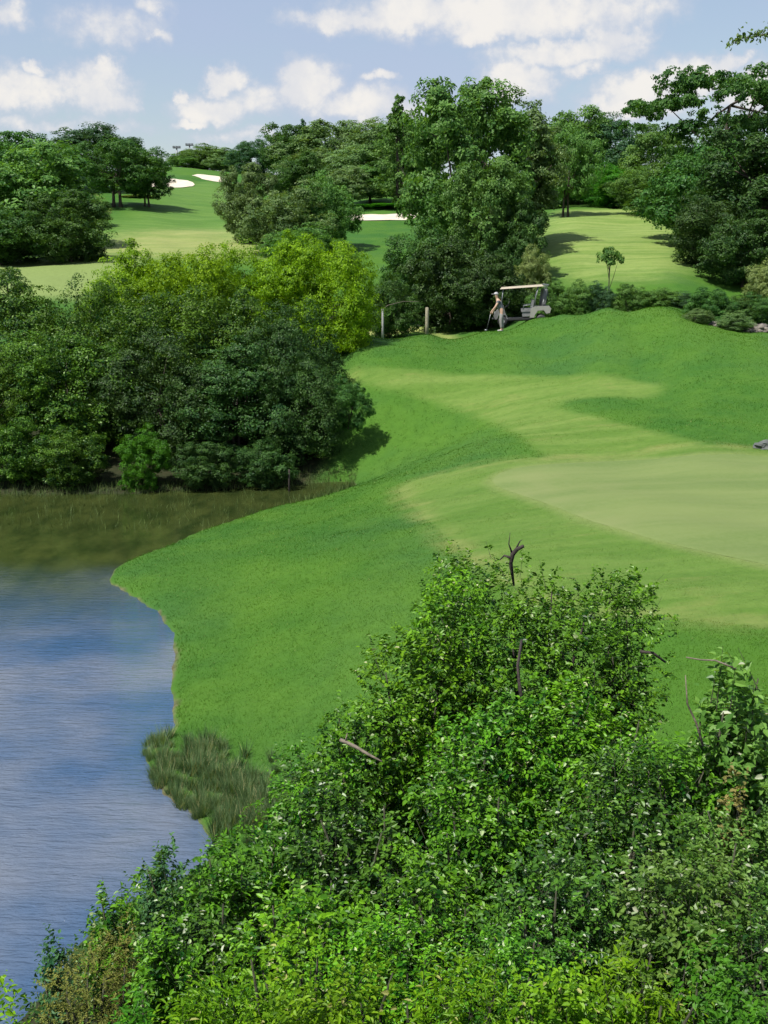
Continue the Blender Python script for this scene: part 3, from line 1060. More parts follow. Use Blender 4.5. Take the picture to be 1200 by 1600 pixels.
T('shrub', 'bush1', 1204, 402, 74, 58, 'pale', 'pale sunlit shrub at the right edge in front of the dark trees', 'shrub')
T('broadleaf_tree', 'bush2', 912, 268, 90, 122, 'deep', 'dark tree wall directly behind the two bare trunks', group=G4)
T('broadleaf_tree', 'bush1', 994, 262, 100, 113, 'mid', 'bushy tree between the vivid green tree and the foliage reaching the ground', group=G4)
# ---- hedge of shrubs behind the crest
hed = [(862, 440, 66, 'mid', 'grey-green shrub at the right of the golf cart'), (905, 438, 62, 'mid', 'second shrub of the hedge counted from the cart'),
       (935, 440, 46, 'blue', 'bluish shrub at the foot of the young tree'), (985, 444, 70, 'mid', 'mid green shrub right of the young tree'),
       (1030, 450, 66, 'mid', 'shrub in the hedge at the top of the mound'), (1068, 456, 60, 'blue', 'dark bluish shrub at the right end of the hedge'),
       (1110, 450, 80, 'deep', 'dark shrub above the pale rocks'), (1150, 462, 70, 'deep', 'broad dark shrub behind the rocks, second from the edge'),
       (1192, 458, 70, 'deep', 'dark shrub behind the rocks at the right edge')]
for i, (px, top, w, f, lab) in enumerate(hed):
    T('hedge_shrub', 'bush%d' % (i % 3), px, top, w, 57.5 if px < 1080 else 54.0, f, lab, 'shrub', 'shrubs behind the mound')
T('hedge_shrub', 'bush1', 1092, 482, 48, 50.0, 'olive', 'small olive shrub at the left of the rocks', 'shrub', 'shrubs behind the mound')
T('hedge_shrub', 'bush0', 1150, 486, 56, 49.3, 'olive', 'small grey-olive shrub growing among the rocks', 'shrub', 'shrubs behind the mound')
T('young_tree', 'sapling0', 954, 386, 38, 60, 'mid', 'slender young tree with a small tuft on top at the meadow edge')

# ---- thicket on the far shore
G5, G6 = 'thicket on the far shore', 'yellow-green shrubs behind the thicket'
T('yellow_shrub', 'shore0', 195, 380, 170, 52, 'yellow', 'yellow-green shrub at the left end, over the fairway edge', 'shrub', G6)
T('yellow_shrub', 'shore2', 285, 390, 160, 51, 'yellow', 'low yellow-green shrub second from the left', 'shrub', G6)
T('yellow_shrub', 'shore1', 365, 382, 150, 52, 'yellow', 'middle one of the yellow-green shrubs', 'shrub', G6)
T('yellow_shrub', 'shore0', 440, 366, 160, 52, 'yellow', 'tallest bright yellow-green shrub', 'shrub', G6)
T('yellow_shrub', 'shore2', 520, 372, 130, 51, 'yellow', 'bright yellow-green shrub at the right end, next to the posts', 'shrub', G6)
T('yellow_shrub', 'shore1', 550, 456, 64, 52.5, 'yellow', 'lower yellow-green shrub touching the lawn left of the posts', 'shrub', G6)
sh = [('shore0', 30, 425, 230, 47, 'shore', 'thicket tree cut by the left edge'), ('shore1', 150, 436, 210, 47.5, 'shore', 'thicket tree with yellowish top below the pale fairway'),
      ('shore2', 270, 452, 220, 46, 'shore', 'thicket tree in the middle of the far shore'), ('shore0', 390, 456, 220, 46, 'shore', 'tall thicket tree right of the middle one'),
      ('shore1', 455, 474, 180, 45, 'dark', 'dark thicket tree nearest the lawn'), ('shore2', 100, 520, 230, 43.5, 'shore', 'lower thicket tree at the left above the water'),
      ('shore1', 240, 520, 220, 43, 'dark', 'dark thicket tree above the bright green bush'), ('shore0', 360, 530, 230, 43, 'dark', 'darkest thicket tree in the middle front'),
      ('shore2', 468, 560, 150, 42.6, 'dark', 'dark thicket tree casting its shade on the lawn'), ('shore1', -20, 560, 180, 42.5, 'shore', 'front thicket tree at the far left edge')]
for v, px, top, w, Yd, f, lab in sh:
    T('thicket_tree', v, px, top, w, Yd, f, lab, 'tree', G5, deep=.85)
low = [('bush0', 20, 655, 120, 39.7, 'shore', 'low shrub in the left corner at the waterline'), ('bush1', 110, 668, 110, 39.6, 'shore', 'low shrub at the waterline left of the bright bush'),
       ('bush2', 222, 668, 76, 39.5, 'bright', 'bright green low bush at the waterline'), ('bush0', 320, 690, 110, 39.9, 'dark', 'low dark shrub at the waterline right of the bright bush'),
       ('bush1', 410, 690, 100, 40.3, 'dark', 'low dark shrub behind the black stake')]
for v, px, top, w, Yd, f, lab in low:
    T('shore_shrub', v, px, top, w, Yd, f, lab, 'shrub', 'low shrubs at the far waterline')
T('hanging_shrub', 'bush2', 548, 588, 64, 42.3, 'deep', 'small overhanging clump jutting from the thicket over the lawn', 'shrub', bury=-1.1)
T('bare_tree', 'sapling0', 10, 420, 50, 66, 'olive', 'thin straggly young tree at the left edge above the thicket')

# ------------------------------------------------------------------ near shrubs on the bank
STEM = simple_mat('shrub_stem', (.040, .042, .022), .85, .4, 20, bump=.4)
DARKSTEM = simple_mat('shrub_dark_stem', (.030, .022, .018), .85, .4, 20, bump=.4)
STYLE = dict(  # leaf length, leaf aspect, leaves per twig, twig length, upward pull, droop, twigs per square metre
    oval0=(.066, .58, 10, .22, .35, .12, 95), oval1=(.062, .56, 10, .24, .5, .12, 95), oval2=(.056, .60, 11, .22, .4, .12, 100),
    small0=(.046, .62, 12, .20, .4, .10, 120), upright0=(.056, .55, 11, .26, 1.1, .15, 110), broad0=(.100, .54, 9, .30, .7, .2, 85),
    fine0=(.028, .40, 14, .18, .9, .1, 210), herb0=(.062, .56, 10, .26, 1.1, .22, 95), herb1=(.080, .30, 9, .32, 1.4, .3, 95), tree0=(.060, .62, 11, .22, .3, .1, 92))


def near_shrub(style, seed, R, H, box=2.6, fine=1.0):
    """stems fan out of the ground, leafy twigs point outwards through the whole outer shell"""
    leaf, asp, per, tw_len, up, droop, dens = STYLE[style]
    leaf, dens, tw_len = leaf * fine, dens / fine ** 1.3, tw_len * (.5 + .5 * fine)
    rng = np.random.default_rng(seed)
    nb = 12
    ld = rdir(rng, nb)
    ld[:, 2] = np.abs(ld[:, 2])
    la = rng.uniform(.10, .44, nb)
    area = 2 * math.pi * R * (R * .5 + H * .62)
    n0 = int(dens * area)
    d = rdir(rng, n0 * 3)
    d = d[(d[:, 2] > -.55) & ((d[:, 1] < .3) | (d[:, 2] > .45) | (rng.random(len(d)) < .45))][:n0]
    n = len(d)
    sup = (np.abs(d) ** box).sum(1) ** (-1 / box)
    env = sup * (.78 + (np.exp((d @ ld.T - 1) * 8) * la).sum(1))
    depth = np.where(rng.random(n) < .42, rng.uniform(.5, .86, n), rng.uniform(.86, 1.05, n))
    tip = d * (env * depth)[:, None] * np.array([R, R, H * .52]) + np.array([0, 0, H * .48])
    tip[:, 2] = np.maximum(tip[:, 2], .04)
    tip[:, 2] *= H / np.percentile(tip[:, 2], 99.3)
    tip[:, :2] *= R / np.percentile(np.abs(tip[:, 0]), 98)
    o = unit(d + np.array([0, 0, up]) + rng.normal(size=d.shape) * .4)
    tl = tw_len * rng.uniform(.6, 1.4, n)
    base = tip - o * tl[:, None]
    side = unit(np.cross(o, np.array([.1, .2, 1.0])))
    nn = np.cross(side, o)
    th = rng.uniform(0, 6.28, n)
    s2 = side * np.cos(th)[:, None] + nn * np.sin(th)[:, None]
    f = np.linspace(.12, 1, per)
    bend = rng.normal(size=(n, 3)) * .05 + np.array([0, 0, -.04])
    P = base[:, None] + o[:, None] * (f[None, :, None] * tl[:, None, None]) + bend[:, None] * (f * f)[None, :, None]
    sg = np.where(np.arange(per) % 2 == 0, 1.0, -1.0)[None, :, None]
    D = s2[:, None] * sg * .85 + o[:, None] * .5 + rng.normal(size=(n, per, 3)) * .3
    D[:, -1] = o
    N = unit(np.array([0, 0, .75]) + d[:, None] * .45 + rng.normal(size=(n, per, 3)) * .45)
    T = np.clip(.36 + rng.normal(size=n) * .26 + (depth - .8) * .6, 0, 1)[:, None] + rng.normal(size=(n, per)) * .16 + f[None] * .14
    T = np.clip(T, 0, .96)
    T[rng.random(T.shape) < .020] = 1.0  # a few leaves turn pale, painting in glints and pale undersides
    LS = leaf * rng.uniform(.65, 1.35, (n, per)) * (1 - .35 * np.abs(f - .5))[None]
    LS = LS.ravel()
    V, lo, st, tn = leaf_hex(P.reshape(-1, 3), N.reshape(-1, 3), D.reshape(-1, 3), LS, LS * asp * rng.uniform(.85, 1.2, len(LS)), T.ravel(), droop=droop)
    fm = mesh_np('foliage', V, lo, st, {'tint': tn})
    mb = MB()
    for i in range(0, n, 4):
        a = Vector(base[i] - o[i] * tl[i] * .8)
        mb.tube([a, Vector(base[i] + o[i] * tl[i])], [leaf * .06, leaf * .02], 3, caps=False)
    r2 = random.Random(seed)
    nt = 6
    for k in range(nt):
        a = 2 * math.pi * k / nt + r2.uniform(-.4, .4)
        q = r2.uniform(.3, .75)
        e = Vector((math.cos(a) * R * q, math.sin(a) * R * q, H * r2.uniform(.55, .9)))
        s = Vector((math.cos(a) * R * .08, math.sin(a) * R * .08, -.25))
        m1 = s.lerp(e, .4) + Vector((r2.uniform(-.08, .08), r2.uniform(-.08, .08), H * .08))
        m2 = s.lerp(e, .72) + Vector((r2.uniform(-.08, .08), r2.uniform(-.08, .08), H * .06))
        w = .014 + .006 * H
        mb.tube([s, m1, m2, e], [w, w * .8, w * .55, w * .25], 6)
    return fm, mb.mesh('stem')


NSEED = [200]


def shrub(name, var, px, top, wpx, Yd, fol, label, group=None, bury=.06, rz=None, cat='shrub', stem=None, box=2.6):
    p = at(px, top, Yd)
    zg = hz(p.x, Yd) - bury
    H = max(p.z - zg, .35)
    R = wpx / FPX * Yd / 2 * .97
    NSEED[0] += 1
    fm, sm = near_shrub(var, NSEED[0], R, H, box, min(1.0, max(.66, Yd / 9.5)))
    e = link(name, None)
    e.location = (p.x, Yd, zg)
    tag(e, label, cat, group)
    link('stem', sm, stem or STEM, e)
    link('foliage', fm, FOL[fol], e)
    return e


G7, G8 = 'shrubs on the near bank', 'yellow-green plants along the bottom edge'
S = shrub
S('bank_shrub', 'tree0', 848, 884, 385, 13.4, 'near', 'tall shrub with a dark stem standing against the lawn, topmost of the near bank', G7, stem=DARKSTEM, box=4.0)
S('bank_shrub', 'oval1', 705, 896, 150, 13.0, 'nearlight', 'upright leafy shrub at the left shoulder of the tallest near shrub', G7)
S('bank_shrub', 'small0', 975, 905, 110, 13.2, 'near', 'thin-topped shrub at the right shoulder of the tallest near shrub', G7)
S('bank_shrub', 'oval0', 650, 985, 230, 12.5, 'nearlight', 'shrub sloping down to the lawn left of the tallest near shrub', G7)
S('bank_shrub', 'oval2', 560, 1080, 210, 12.0, 'near', 'shrub beside the broken branch, above the sedge', G7)
S('bank_shrub', 'oval1', 750, 1075, 260, 11.4, 'near', 'leafy shrub in front of the tallest shrub, left of its stem', G7)
S('bank_shrub', 'oval0', 930, 1075, 260, 11.2, 'nearlight', 'leafy shrub in front of the tallest shrub, right of its stem', G7)
S('bank_shrub', 'small0', 480, 1175, 190, 11.6, 'near', 'small-leaved shrub at the right end of the sedge', G7)
S('broad_leaved_shrub', 'broad0', 1160, 1012, 200, 10.2, 'nearpale', 'broad-leaved shrub with pale glossy leaves at the right edge')
S('bank_shrub', 'oval2', 1050, 1140, 190, 10.0, 'near', 'shrub below the pale bare twig', G7)
S('bank_shrub', 'oval1', 390, 1282, 200, 11.2, 'near', 'shrub just below the sedge at the water', G7)
S('bank_shrub', 'upright0', 245, 1312, 96, 10.8, 'nearblue', 'upright shrub tip rising against the grey water', G7)
S('bank_shrub', 'oval0', 315, 1320, 130, 10.6, 'near', 'shrub right of the upright tip at the water', G7)
S('bank_shrub', 'oval2', 165, 1382, 120, 10.2, 'near', 'shrub whose rounded top stands out against the water', G7)
S('bank_shrub', 'upright0', 82, 1452, 60, 9.6, 'nearblue', 'bluish shrub tip, leftmost over the water', G7)
S('olive_shrub', 'fine0', 120, 1468, 150, 8.6, 'nearoliv', 'fine-leaved olive brown shrub in the lower left')
S('olive_shrub', 'fine0', 195, 1440, 100, 9.0, 'nearoliv', 'small fine-leaved shrub at the right side of the olive brown one')
S('bank_shrub', 'oval0', 560, 1215, 260, 10.0, 'neardeep', 'shrub in the middle of the bank under the broken branch', G7)
S('bank_shrub', 'oval1', 760, 1190, 270, 9.6, 'near', 'shrub in the middle of the bank below the dark stem', G7)
S('bank_shrub', 'oval2', 960, 1185, 270, 9.2, 'neardeep', 'shrub in the middle of the bank, left of the dry reddish plant', G7)
S('bank_shrub', 'small0', 1150, 1250, 190, 8.4, 'nearpale', 'pale-leaved shrub at the right edge below the broad-leaved one', G7)
S('bank_shrub', 'oval2', 320, 1385, 240, 9.0, 'neardeep', 'dark leafy shrub below the upright tip', G7)
S('bank_shrub', 'oval0', 480, 1350, 270, 8.6, 'nearlight', 'shrub left of the dark hollow in the bank', G7)
S('bank_shrub', 'oval1', 680, 1330, 270, 8.2, 'near', 'shrub beside the dark hollow in the bank', G7)
S('bank_shrub', 'oval2', 880, 1320, 280, 7.8, 'neardeep', 'large dark shrub right of the dark hollow', G7)
S('bank_shrub', 'oval0', 1060, 1330, 260, 7.5, 'nearpale', 'leafy shrub with pale spots in the lower right', G7)
S('bank_shrub', 'oval1', 1190, 1400, 200, 7.0, 'neardeep', 'dark leafy shrub at the lower right edge', G7)
S('bank_shrub', 'oval1', 250, 1450, 220, 7.8, 'near', 'shrub right of the olive brown shrub', G7)
S('bank_shrub', 'oval2', 590, 1440, 270, 7.2, 'nearlight', 'shrub behind the yellow-green plants, bottom centre', G7)
S('bank_shrub', 'small0', 790, 1440, 250, 6.8, 'near', 'small-leaved shrub behind the yellow-green plants, right of centre', G7)
S('bright_plant', 'herb0', 430, 1440, 210, 6.8, 'nearyel', 'yellow-green plant highest of those along the bottom edge', G8)
S('bright_plant', 'herb1', 300, 1510, 220, 6.2, 'nearyel', 'grassy yellow-green plant at the lower left', G8)
S('bright_plant', 'herb0', 520, 1515, 240, 5.8, 'nearyel', 'yellow-green plant left of the bottom centre', G8)
S('bright_plant', 'herb1', 700, 1500, 250, 5.9, 'nearyel', 'long-leaved yellow-green plant at the bottom centre', G8)
S('bright_plant', 'herb0', 880, 1490, 250, 5.8, 'nearyel', 'yellow-green plant right of the bottom centre', G8)
S('bright_plant', 'herb1', 1040, 1470, 250, 5.9, 'nearyel', 'pale grassy plant at the lower right', G8)
S('bright_plant', 'herb0', 1170, 1500, 200, 5.6, 'bright', 'green herb in the lower right corner', G8)
S('bright_plant', 'herb0', 8, 1536, 110, 6.0, 'nearyel', 'light green plant in the lower left corner', G8)
S('bright_plant', 'herb1', 205, 1550, 120, 6.0, 'bright', 'green plant right of the olive brown shrub at the bottom', G8)
S('dry_plant', 'small0', 1152, 1195, 56, 8.7, 'dry', 'dry reddish plant among the green shrubs at the right', cat='plant')


# ------------------------------------------------------------------ loose wood
def tubes(name, parts, mat, label, cat, sides=7, group=None):
    mb = MB()
    for pts, rad in parts:
        mb.tube(pts, rad, sides)
    c = Vector(parts[0][0][0])
    mb.v = [tuple(Vector(p) - c) for p in mb.v]
    o = link(name, mb.mesh(name), mat, loc=c)
    return tag(o, label, cat, group)


a0 = at(532, 1156, 10.9)
a1 = at(597, 1190, 10.6)
tubes('broken_branch', [([a0, a0.lerp(a1, .35) + Vector((0, 0, .01)), a0.lerp(a1, .7), a1], [.020, .019, .015, .007]),
                        ([a0.lerp(a1, .12), a0.lerp(a1, .12) + Vector((.02, 0, .10))], [.012, .006])], BARK_PALE,
      'broken pale-topped branch lying in the shrubs above the bank', 'branch')
b0 = at(803, 915, 12.9)
b1 = at(798, 880, 12.9)
b2 = at(797, 858, 12.9)
tubes('dead_snag', [([b0, b1, at(801, 866, 12.9), at(808, 858, 12.88), at(818, 853, 12.85)], [.012, .024, .030, .026, .020]), ([b1.lerp(b2, .4), at(788, 868, 12.95), at(781, 875, 12.95)], [.018, .012, .006]),
                    ([at(800, 864, 12.9), at(795, 850, 12.92), at(797, 832, 12.9)], [.014, .007, .003]), ([at(806, 858, 12.9), at(812, 846, 12.9), at(816, 843, 12.9)], [.012, .007, .003])], DARKSTEM,
      'dark broken snag poking above the tallest near shrub', 'branch')
c0 = at(1072, 1027, 10.0)
tubes('bare_twig', [([c0, at(1095, 1031, 10.0), at(1118, 1032, 9.95), at(1150, 1045, 9.9)], [.006, .007, .008, .010])], BARK_PALE,
      'pale bare twig lying across the top of the broad-leaved shrub', 'twig')
d0 = at(1098, 1165, 9.7)
tubes('pale_stem', [([d0, at(1088, 1130, 9.75), at(1074, 1100, 9.75), at(1071, 1055, 9.75)], [.012, .010, .008, .004])], BARK_PALE,
      'thin pale upright stem left of the broad-leaved shrub', 'twig')
e0 = at(1040, 1035, 12.4)
tubes('dark_twig', [([e0, at(1020, 1020, 12.4), at(1000, 1018, 12.4)], [.012, .016, .018])], DARKSTEM, 'short dark twig at the right side of the tallest near shrub', 'twig')
f0 = at(818, 1110, 11.75)
tubes('bare_branch', [([f0, at(812, 1075, 11.8), at(809, 1040, 11.85), at(815, 1000, 12.2)], [.022, .020, .018, .014])], DARKSTEM,
      'bare dark stem showing in the middle of the tallest near shrub', 'branch')


# ------------------------------------------------------------------ ground cover, sedge and grass
def leaf_carpet():
    """low leafy cover between the shrubs"""
    rng = np.random.default_rng(5)
    n = 60000
    y = 2.2 + (rng.random(n) ** .8) * 11.2
    x = (rng.random(n) * 2 - 1) * (1.2 + y * .42)
    keep = (poly_sd(POND, x, y) > .15) & (y < 13.3 + .1 * x + rng.normal(size=n) * .35)
    x, y = x[keep], y[keep]
    z = height(x, y) + rng.random(len(x)) ** 1.5 * .45
    N = unit(rng.normal(size=(len(x), 3)) * .55 + np.array([0, 0, 1]))
    D = rdir(rng, len(x))
    L = rng.uniform(.04, .085, len(x))
    V, lo, st, tn = leaf_hex(np.column_stack([x, y, z]), N, D, L, L * .55, np.clip(rng.normal(size=len(x)) * .25 + .35, 0, .96))
    o = link('undergrowth', mesh_np('undergrowth', V, lo, st, {'tint': tn}), FOL['dark'])  # dark leaf colour paints the shaded hollows between shrubs
    tag(o, 'low leafy undergrowth covering the near bank between the shrubs', 'undergrowth', kind='stuff')


leaf_carpet()


def blades(x, y, h, w, rng, lean=.45, z0=None):
    n = len(x)
    z = height(x, y) if z0 is None else z0
    th = rng.uniform(0, 2 * math.pi, n)
    s = np.stack([np.cos(th), np.sin(th), np.zeros(n)], -1) * w[:, None] * .5
    ln = np.stack([rng.normal(size=n), rng.normal(size=n), np.zeros(n)], -1) * (lean * h)[:, None]
    b = np.column_stack([x, y, z - .004])
    V = np.empty((n, 3, 3))
    V[:, 0] = b - s
    V[:, 1] = b + s
    V[:, 2] = b + ln + np.column_stack([np.zeros(n), np.zeros(n), h])
    return V.reshape(-1, 3), np.arange(3 * n), np.arange(0, 3 * n, 3)


def blade_mat():
    m, t, out = mat_new('turf_blades')
    c, pos, fine, wob = grass_color(t)
    ti = t.attr('tint')
    c = t.mixc(t.smooth(ti, 0, 1, .25, .85), c, t.mixc(1.0, c, (1.55, 1.45, 1.25), 'MULTIPLY'))
    c = t.mixc(t.smooth(ti, .965, .975, 0, .75), c, (.30, .32, .14))
    d = t.new('ShaderNodeBsdfDiffuse')
    t.l.new(c, d.inputs[0])
    tr = t.new('ShaderNodeBsdfTranslucent')
    t.put(tr.inputs[0], t.mixc(1.0, c, (1.25, 1.2, .6), 'MULTIPLY'))
    mx = t.new('ShaderNodeMixShader')
    mx.inputs[0].default_value = .45
    t.l.new(d.outputs[0], mx.inputs[1])
    t.l.new(tr.outputs[0], mx.inputs[2])
    t.l.new(mx.outputs[0], out.inputs[0])
    return m


def lawn_grass():
    rng = np.random.default_rng(8)
    n = 430000
    # denser towards the viewer, thinning out to the crest
    y = 12.5 * np.exp(rng.random(n) * math.log(56 / 12.5))
    x = (rng.random(n) * 2 - 1) * (y * .40 + .5)
    sp = shore_sd(x, y)
    sg = poly_sd(GREEN, x, y)
    sf = poly_sd(FRINGE, x, y)
    stg = poly_sd(TONGUE, x, y)
    keep = (sp > .03) & (sg > .03) & (soil_amount(x, y) < .6)
    x, y, sp, sf, stg = x[keep], y[keep], sp[keep], sf[keep], stg[keep]
    short = np.where((sf < 0) | (stg < 0), .45, 1.0)
    h = rng.uniform(.014, .036, len(x)) * short * (1 + (y - 12) * .010)
    edge = np.exp(-np.maximum(sp, 0) / .22)
    h *= 1 + edge * 4.0 * rng.random(len(x)) ** 2 * (.5 + .5 * np.sin(x * 3 + y * 2))
    w = rng.uniform(.005, .010, len(x)) * (y / 14)
    V, lo, st = blades(x, y, h, w, rng)
    at_ = {k: np.repeat(v, 3) for k, v in zones(x, y).items()}
    at_['tint'] = np.repeat(rng.random(len(x)), 3)
    o = link('grass', mesh_np('grass', V, lo, st, at_), blade_mat())
    tag(o, 'short mown grass of the lawn around the pond and green', 'grass', kind='stuff')


lawn_grass()


def sedge():
    rng = np.random.default_rng(9)
    n = 30000
    c = hits([(235, 1178), (250, 1215), (290, 1240), (330, 1265), (370, 1285), (410, 1270), (350, 1215), (300, 1190), (440, 1262), (390, 1240)])
    c = np.array(c)
    m = 330
    cc = c[rng.integers(0, len(c), m)] + rng.normal(size=(m, 2)) * np.array([.26, .36])
    cc = cc[shore_sd(cc[:, 0], cc[:, 1]) > -.12]
    m = len(cc)
    th = rng.uniform(.10, .34, m)
    tt = np.clip(rng.normal(size=m) * .28 + .38, 0, .9)
    k = np.repeat(np.arange(m), 90)
    n = len(k)
    a = rng.uniform(0, 6.28, n)
    q = rng.random(n) ** .7
    x = cc[k, 0] + np.cos(a) * q * .05
    y = cc[k, 1] + np.sin(a) * q * .05
    h = th[k] * rng.uniform(.5, 1.15, n)
    w = rng.uniform(.006, .012, n)
    z = np.maximum(height(x, y), -.02)
    sd_ = np.stack([-np.sin(a), np.cos(a), np.zeros(n)], -1) * w[:, None] * .5
    ln = np.stack([np.cos(a), np.sin(a), np.zeros(n)], -1) * (h * q * rng.uniform(.4, 1.1, n))[:, None]
    b = np.column_stack([x, y, z])
    V = np.empty((n, 3, 3))
    V[:, 0], V[:, 1] = b - sd_, b + sd_
    V[:, 2] = b + ln + np.column_stack([np.zeros(n), np.zeros(n), h])
    V, lo, st = V.reshape(-1, 3), np.arange(3 * n), np.arange(0, 3 * n, 3)
    ti = np.where(rng.random(n) < .07, 1.0, np.clip(tt[k] + rng.normal(size=n) * .18, 0, .96))
    o = link('sedge', mesh_np('sedge', V, lo, st, {'tint': np.repeat(ti, 3)}),
             leaf_mat('leaf_sedge', (.036, .080, .026), (.160, .235, .100), tw=.35, rough=.7, odd=(.34, .31, .16)))
    tag(o, 'dark grey-green sedge overhanging the water at the near shore', 'sedge', kind='stuff')


sedge()


def shore_grass():
    """rank grass along the far waterline and thin stalks standing in the shallows"""
    rng = np.random.default_rng(10)
    P = np.array(POND)
    n = 30000
    x = rng.uniform(-17, -1, n)
    y = rng.uniform(31, 42, n)
    s = poly_sd(POND, x, y)
    keep = ((s > -.25) & (s < .8) & (y > 37)) | ((s > -6) & (s < 0) & (rng.random(n) < .10) & (y > 33.5) & (y > 32.5))
    x, y, s = x[keep], y[keep], s[keep]
    h = np.where(s > -.3, rng.uniform(.06, .30, len(x)), rng.uniform(.05, .30, len(x)))
    w = rng.uniform(.015, .03, len(x))
    V, lo, st = blades(x, y, h, w, rng, .3, np.maximum(height(x, y), -.01))
    o = link('reeds', mesh_np('reeds', V, lo, st, {'tint': np.repeat(np.clip(rng.normal(size=len(x)) * .25 + .45, 0, .96), 3)}),
             leaf_mat('leaf_reed', (.030, .064, .014), (.12, .18, .05), tw=.25, rough=.7))
    tag(o, 'rank olive grass along the far waterline and in the shallows', 'reeds', kind='stuff')


shore_grass()

# ------------------------------------------------------------------ posts, masts, rocks
POSTM = simple_mat('weathered_post', (.24, .22, .15), .85, .3, 9, bump=.3)
WHITEP = simple_mat('white_paint', (.30, .30, .29), .6, .15, 9)


def post(px, top, bot, Yd, r, mat, label, rail=None, lean=0.0):
    p = at(px, bot, Yd)
    zg = min(p.z, hz(p.x, Yd)) - .15
    zt = at(px, top, Yd).z
    mb = MB().tube([(0, 0, 0), (lean * .5, 0, (zt - zg) * .5), (lean, 0, zt - zg - r * .5), (lean, 0, zt - zg)], [r, r * .97, r * .95, r * .6], 10)
    o = link('wooden_post', mb.mesh('wooden_post'), mat, loc=(p.x, Yd, zg))
    return tag(o, label, 'post')


post(667, 480, 514, 55.3, .085, POSTM, 'short pale wooden post under the tall central tree')
post(598, 482, 511, 54.6, .055, WHITEP, 'thin whitish post at the left, beside the yellow-green shrub')
mb = MB()
j0 = at(597, 484, 54.7)
jj = [j0, at(606, 477, 54.9), at(630, 471, 55.1), at(652, 471, 55.2), at(660, 474, 55.3)]
tubes('arched_branch', [(jj, [.010, .014, .013, .010, .005])], BARK_PALE, 'pale bare branch arching from the thin whitish post', 'branch')
q = at(452, 768, 0 + on_water(452, 768)[1])
mb = MB().tube([(0, 0, -.4), (0, 0, .4), (.01, 0, .78)], [.035, .032, .028], 8)
tag(link('mooring_stake', mb.mesh('mooring_stake'), DARKSTEM, loc=(q.x, q.y, 0)), 'black stake standing upright in the far end of the pond', 'stake')

METAL = simple_mat('mast_metal', (.16, .17, .18), .5, .2, 4, metallic=.5)


def mast(px, top, Yd, label):
    p = at(px, top, Yd)
    zg = hz(p.x, Yd) - .3
    h = p.z - zg
    e = link('floodlight_mast', None, loc=(p.x, Yd, zg))
    tag(e, label, 'mast', 'masts on the ridge')
    link('pole', MB().tube([(0, 0, 0), (0, 0, h * .5), (0, 0, h - .2)], [.22, .17, .12], 8).mesh('pole'), METAL, e)
    link('lamp_bar', MB().box((0, 0, h - .25), (1.5, .2, .2)).mesh('lamp_bar', False), METAL, e)
    lm = MB().box((0, 0, 0), (.42, .4, .40)).mesh('floodlight', False)
    for k in (-.55, 0, .55):
        link('floodlight', lm, METAL, e, loc=(k, -.1, h - .1))
    return e


mast(276, 229, 236, 'mast with a dark flat head on the ridge, the left one')
mast(296, 225, 238, 'mast with a wider dark flat head on the ridge, the right one')


def rock(px, py, wpx, hpx, Yd, label, seed, mat, sink=.25):
    rng = random.Random(seed)
    p = at(px, py, Yd)
    w, h = wpx / FPX * Yd, hpx / FPX * Yd
    import bmesh
    bm = bmesh.new()
    bmesh.ops.create_icosphere(bm, subdivisions=4, radius=.5)
    off = Vector((rng.uniform(0, 50), rng.uniform(0, 50), rng.uniform(0, 50)))
    for v in bm.verts:
        n = mnoise.noise(v.co * 2.2 + off) * .35 + mnoise.noise(v.co * 5 + off) * .22 + mnoise.noise(v.co * 13 + off) * .09
        v.co *= 1 + n
        v.co.z = max(v.co.z, -.3)
        v.co.x *= w
        v.co.y *= w * .8
        v.co.z *= h * 1.0
    m = bpy.data.meshes.new('rock')
    bm.to_mesh(m)
    bm.free()
    zg = hz(p.x, Yd)
    o = link('rock', m, mat, loc=(p.x, Yd, zg + h * (sink - .15)))
    o.rotation_euler = (0, 0, rng.uniform(0, 6))
    return tag(o, label, 'rock', 'rocks beside the mound')


ROCK = simple_mat('pale_rock', (.125, .112, .092), .9, .6, 5, bump=.7)
ROCKD = simple_mat('grey_stone', (.085, .095, .090), .85, .35, 4, bump=.5)
rock(1080, 480, 36, 14, 50.6, 'pale flat rock at the left of the rocks by the mound', 1, ROCK)
rock(1122, 492, 30, 16, 50.4, 'grey rock below the dark shrub, second from the left', 2, ROCK)
rock(1160, 496, 52, 24, 50.0, 'largest mottled rock by the mound', 3, ROCK)
rock(1190, 504, 40, 20, 49.6, 'brownish rock cut by the right edge', 4, ROCK)
rock(1122, 506, 16, 7, 49.6, 'small white rock at the front of the rocks on the grass', 5, ROCK)
rock(1170, 514, 26, 8, 49.3, 'low pale rock lying in the grass near the right edge', 6, ROCK)
o = rock(1196, 690, 40, 22, 33.9, 'low dark grey stone half sunk in the lawn at the right edge', 7, ROCKD, sink=.15)
o['group'] = 'stones in the lawn'

# ------------------------------------------------------------------ golf cart
CW_ = simple_mat('cart_white_shaded', (.24, .235, .21), .35, .06, 3)  # white dimmed to grey, shade on the cart put into its colour
CROOF = simple_mat('cart_roof_shaded', (.32, .275, .20), .5, .12, 3)  # beige roof darkened as if it stood in shade
CSEAT = simple_mat('cart_seat', (.15, .15, .155), .6, .2, 5)
CGREY = simple_mat('cart_grey', (.13, .13, .13), .45, .2, 4)
CBLACK = simple_mat('cart_black', (.018, .018, .020), .6, .3, 5)
CTUBE = simple_mat('cart_tube', (.22, .23, .24), .4, .15, 6, metallic=.4)
CRIM = simple_mat('cart_rim', (.40, .41, .42), .4, .15, 6, metallic=.6)


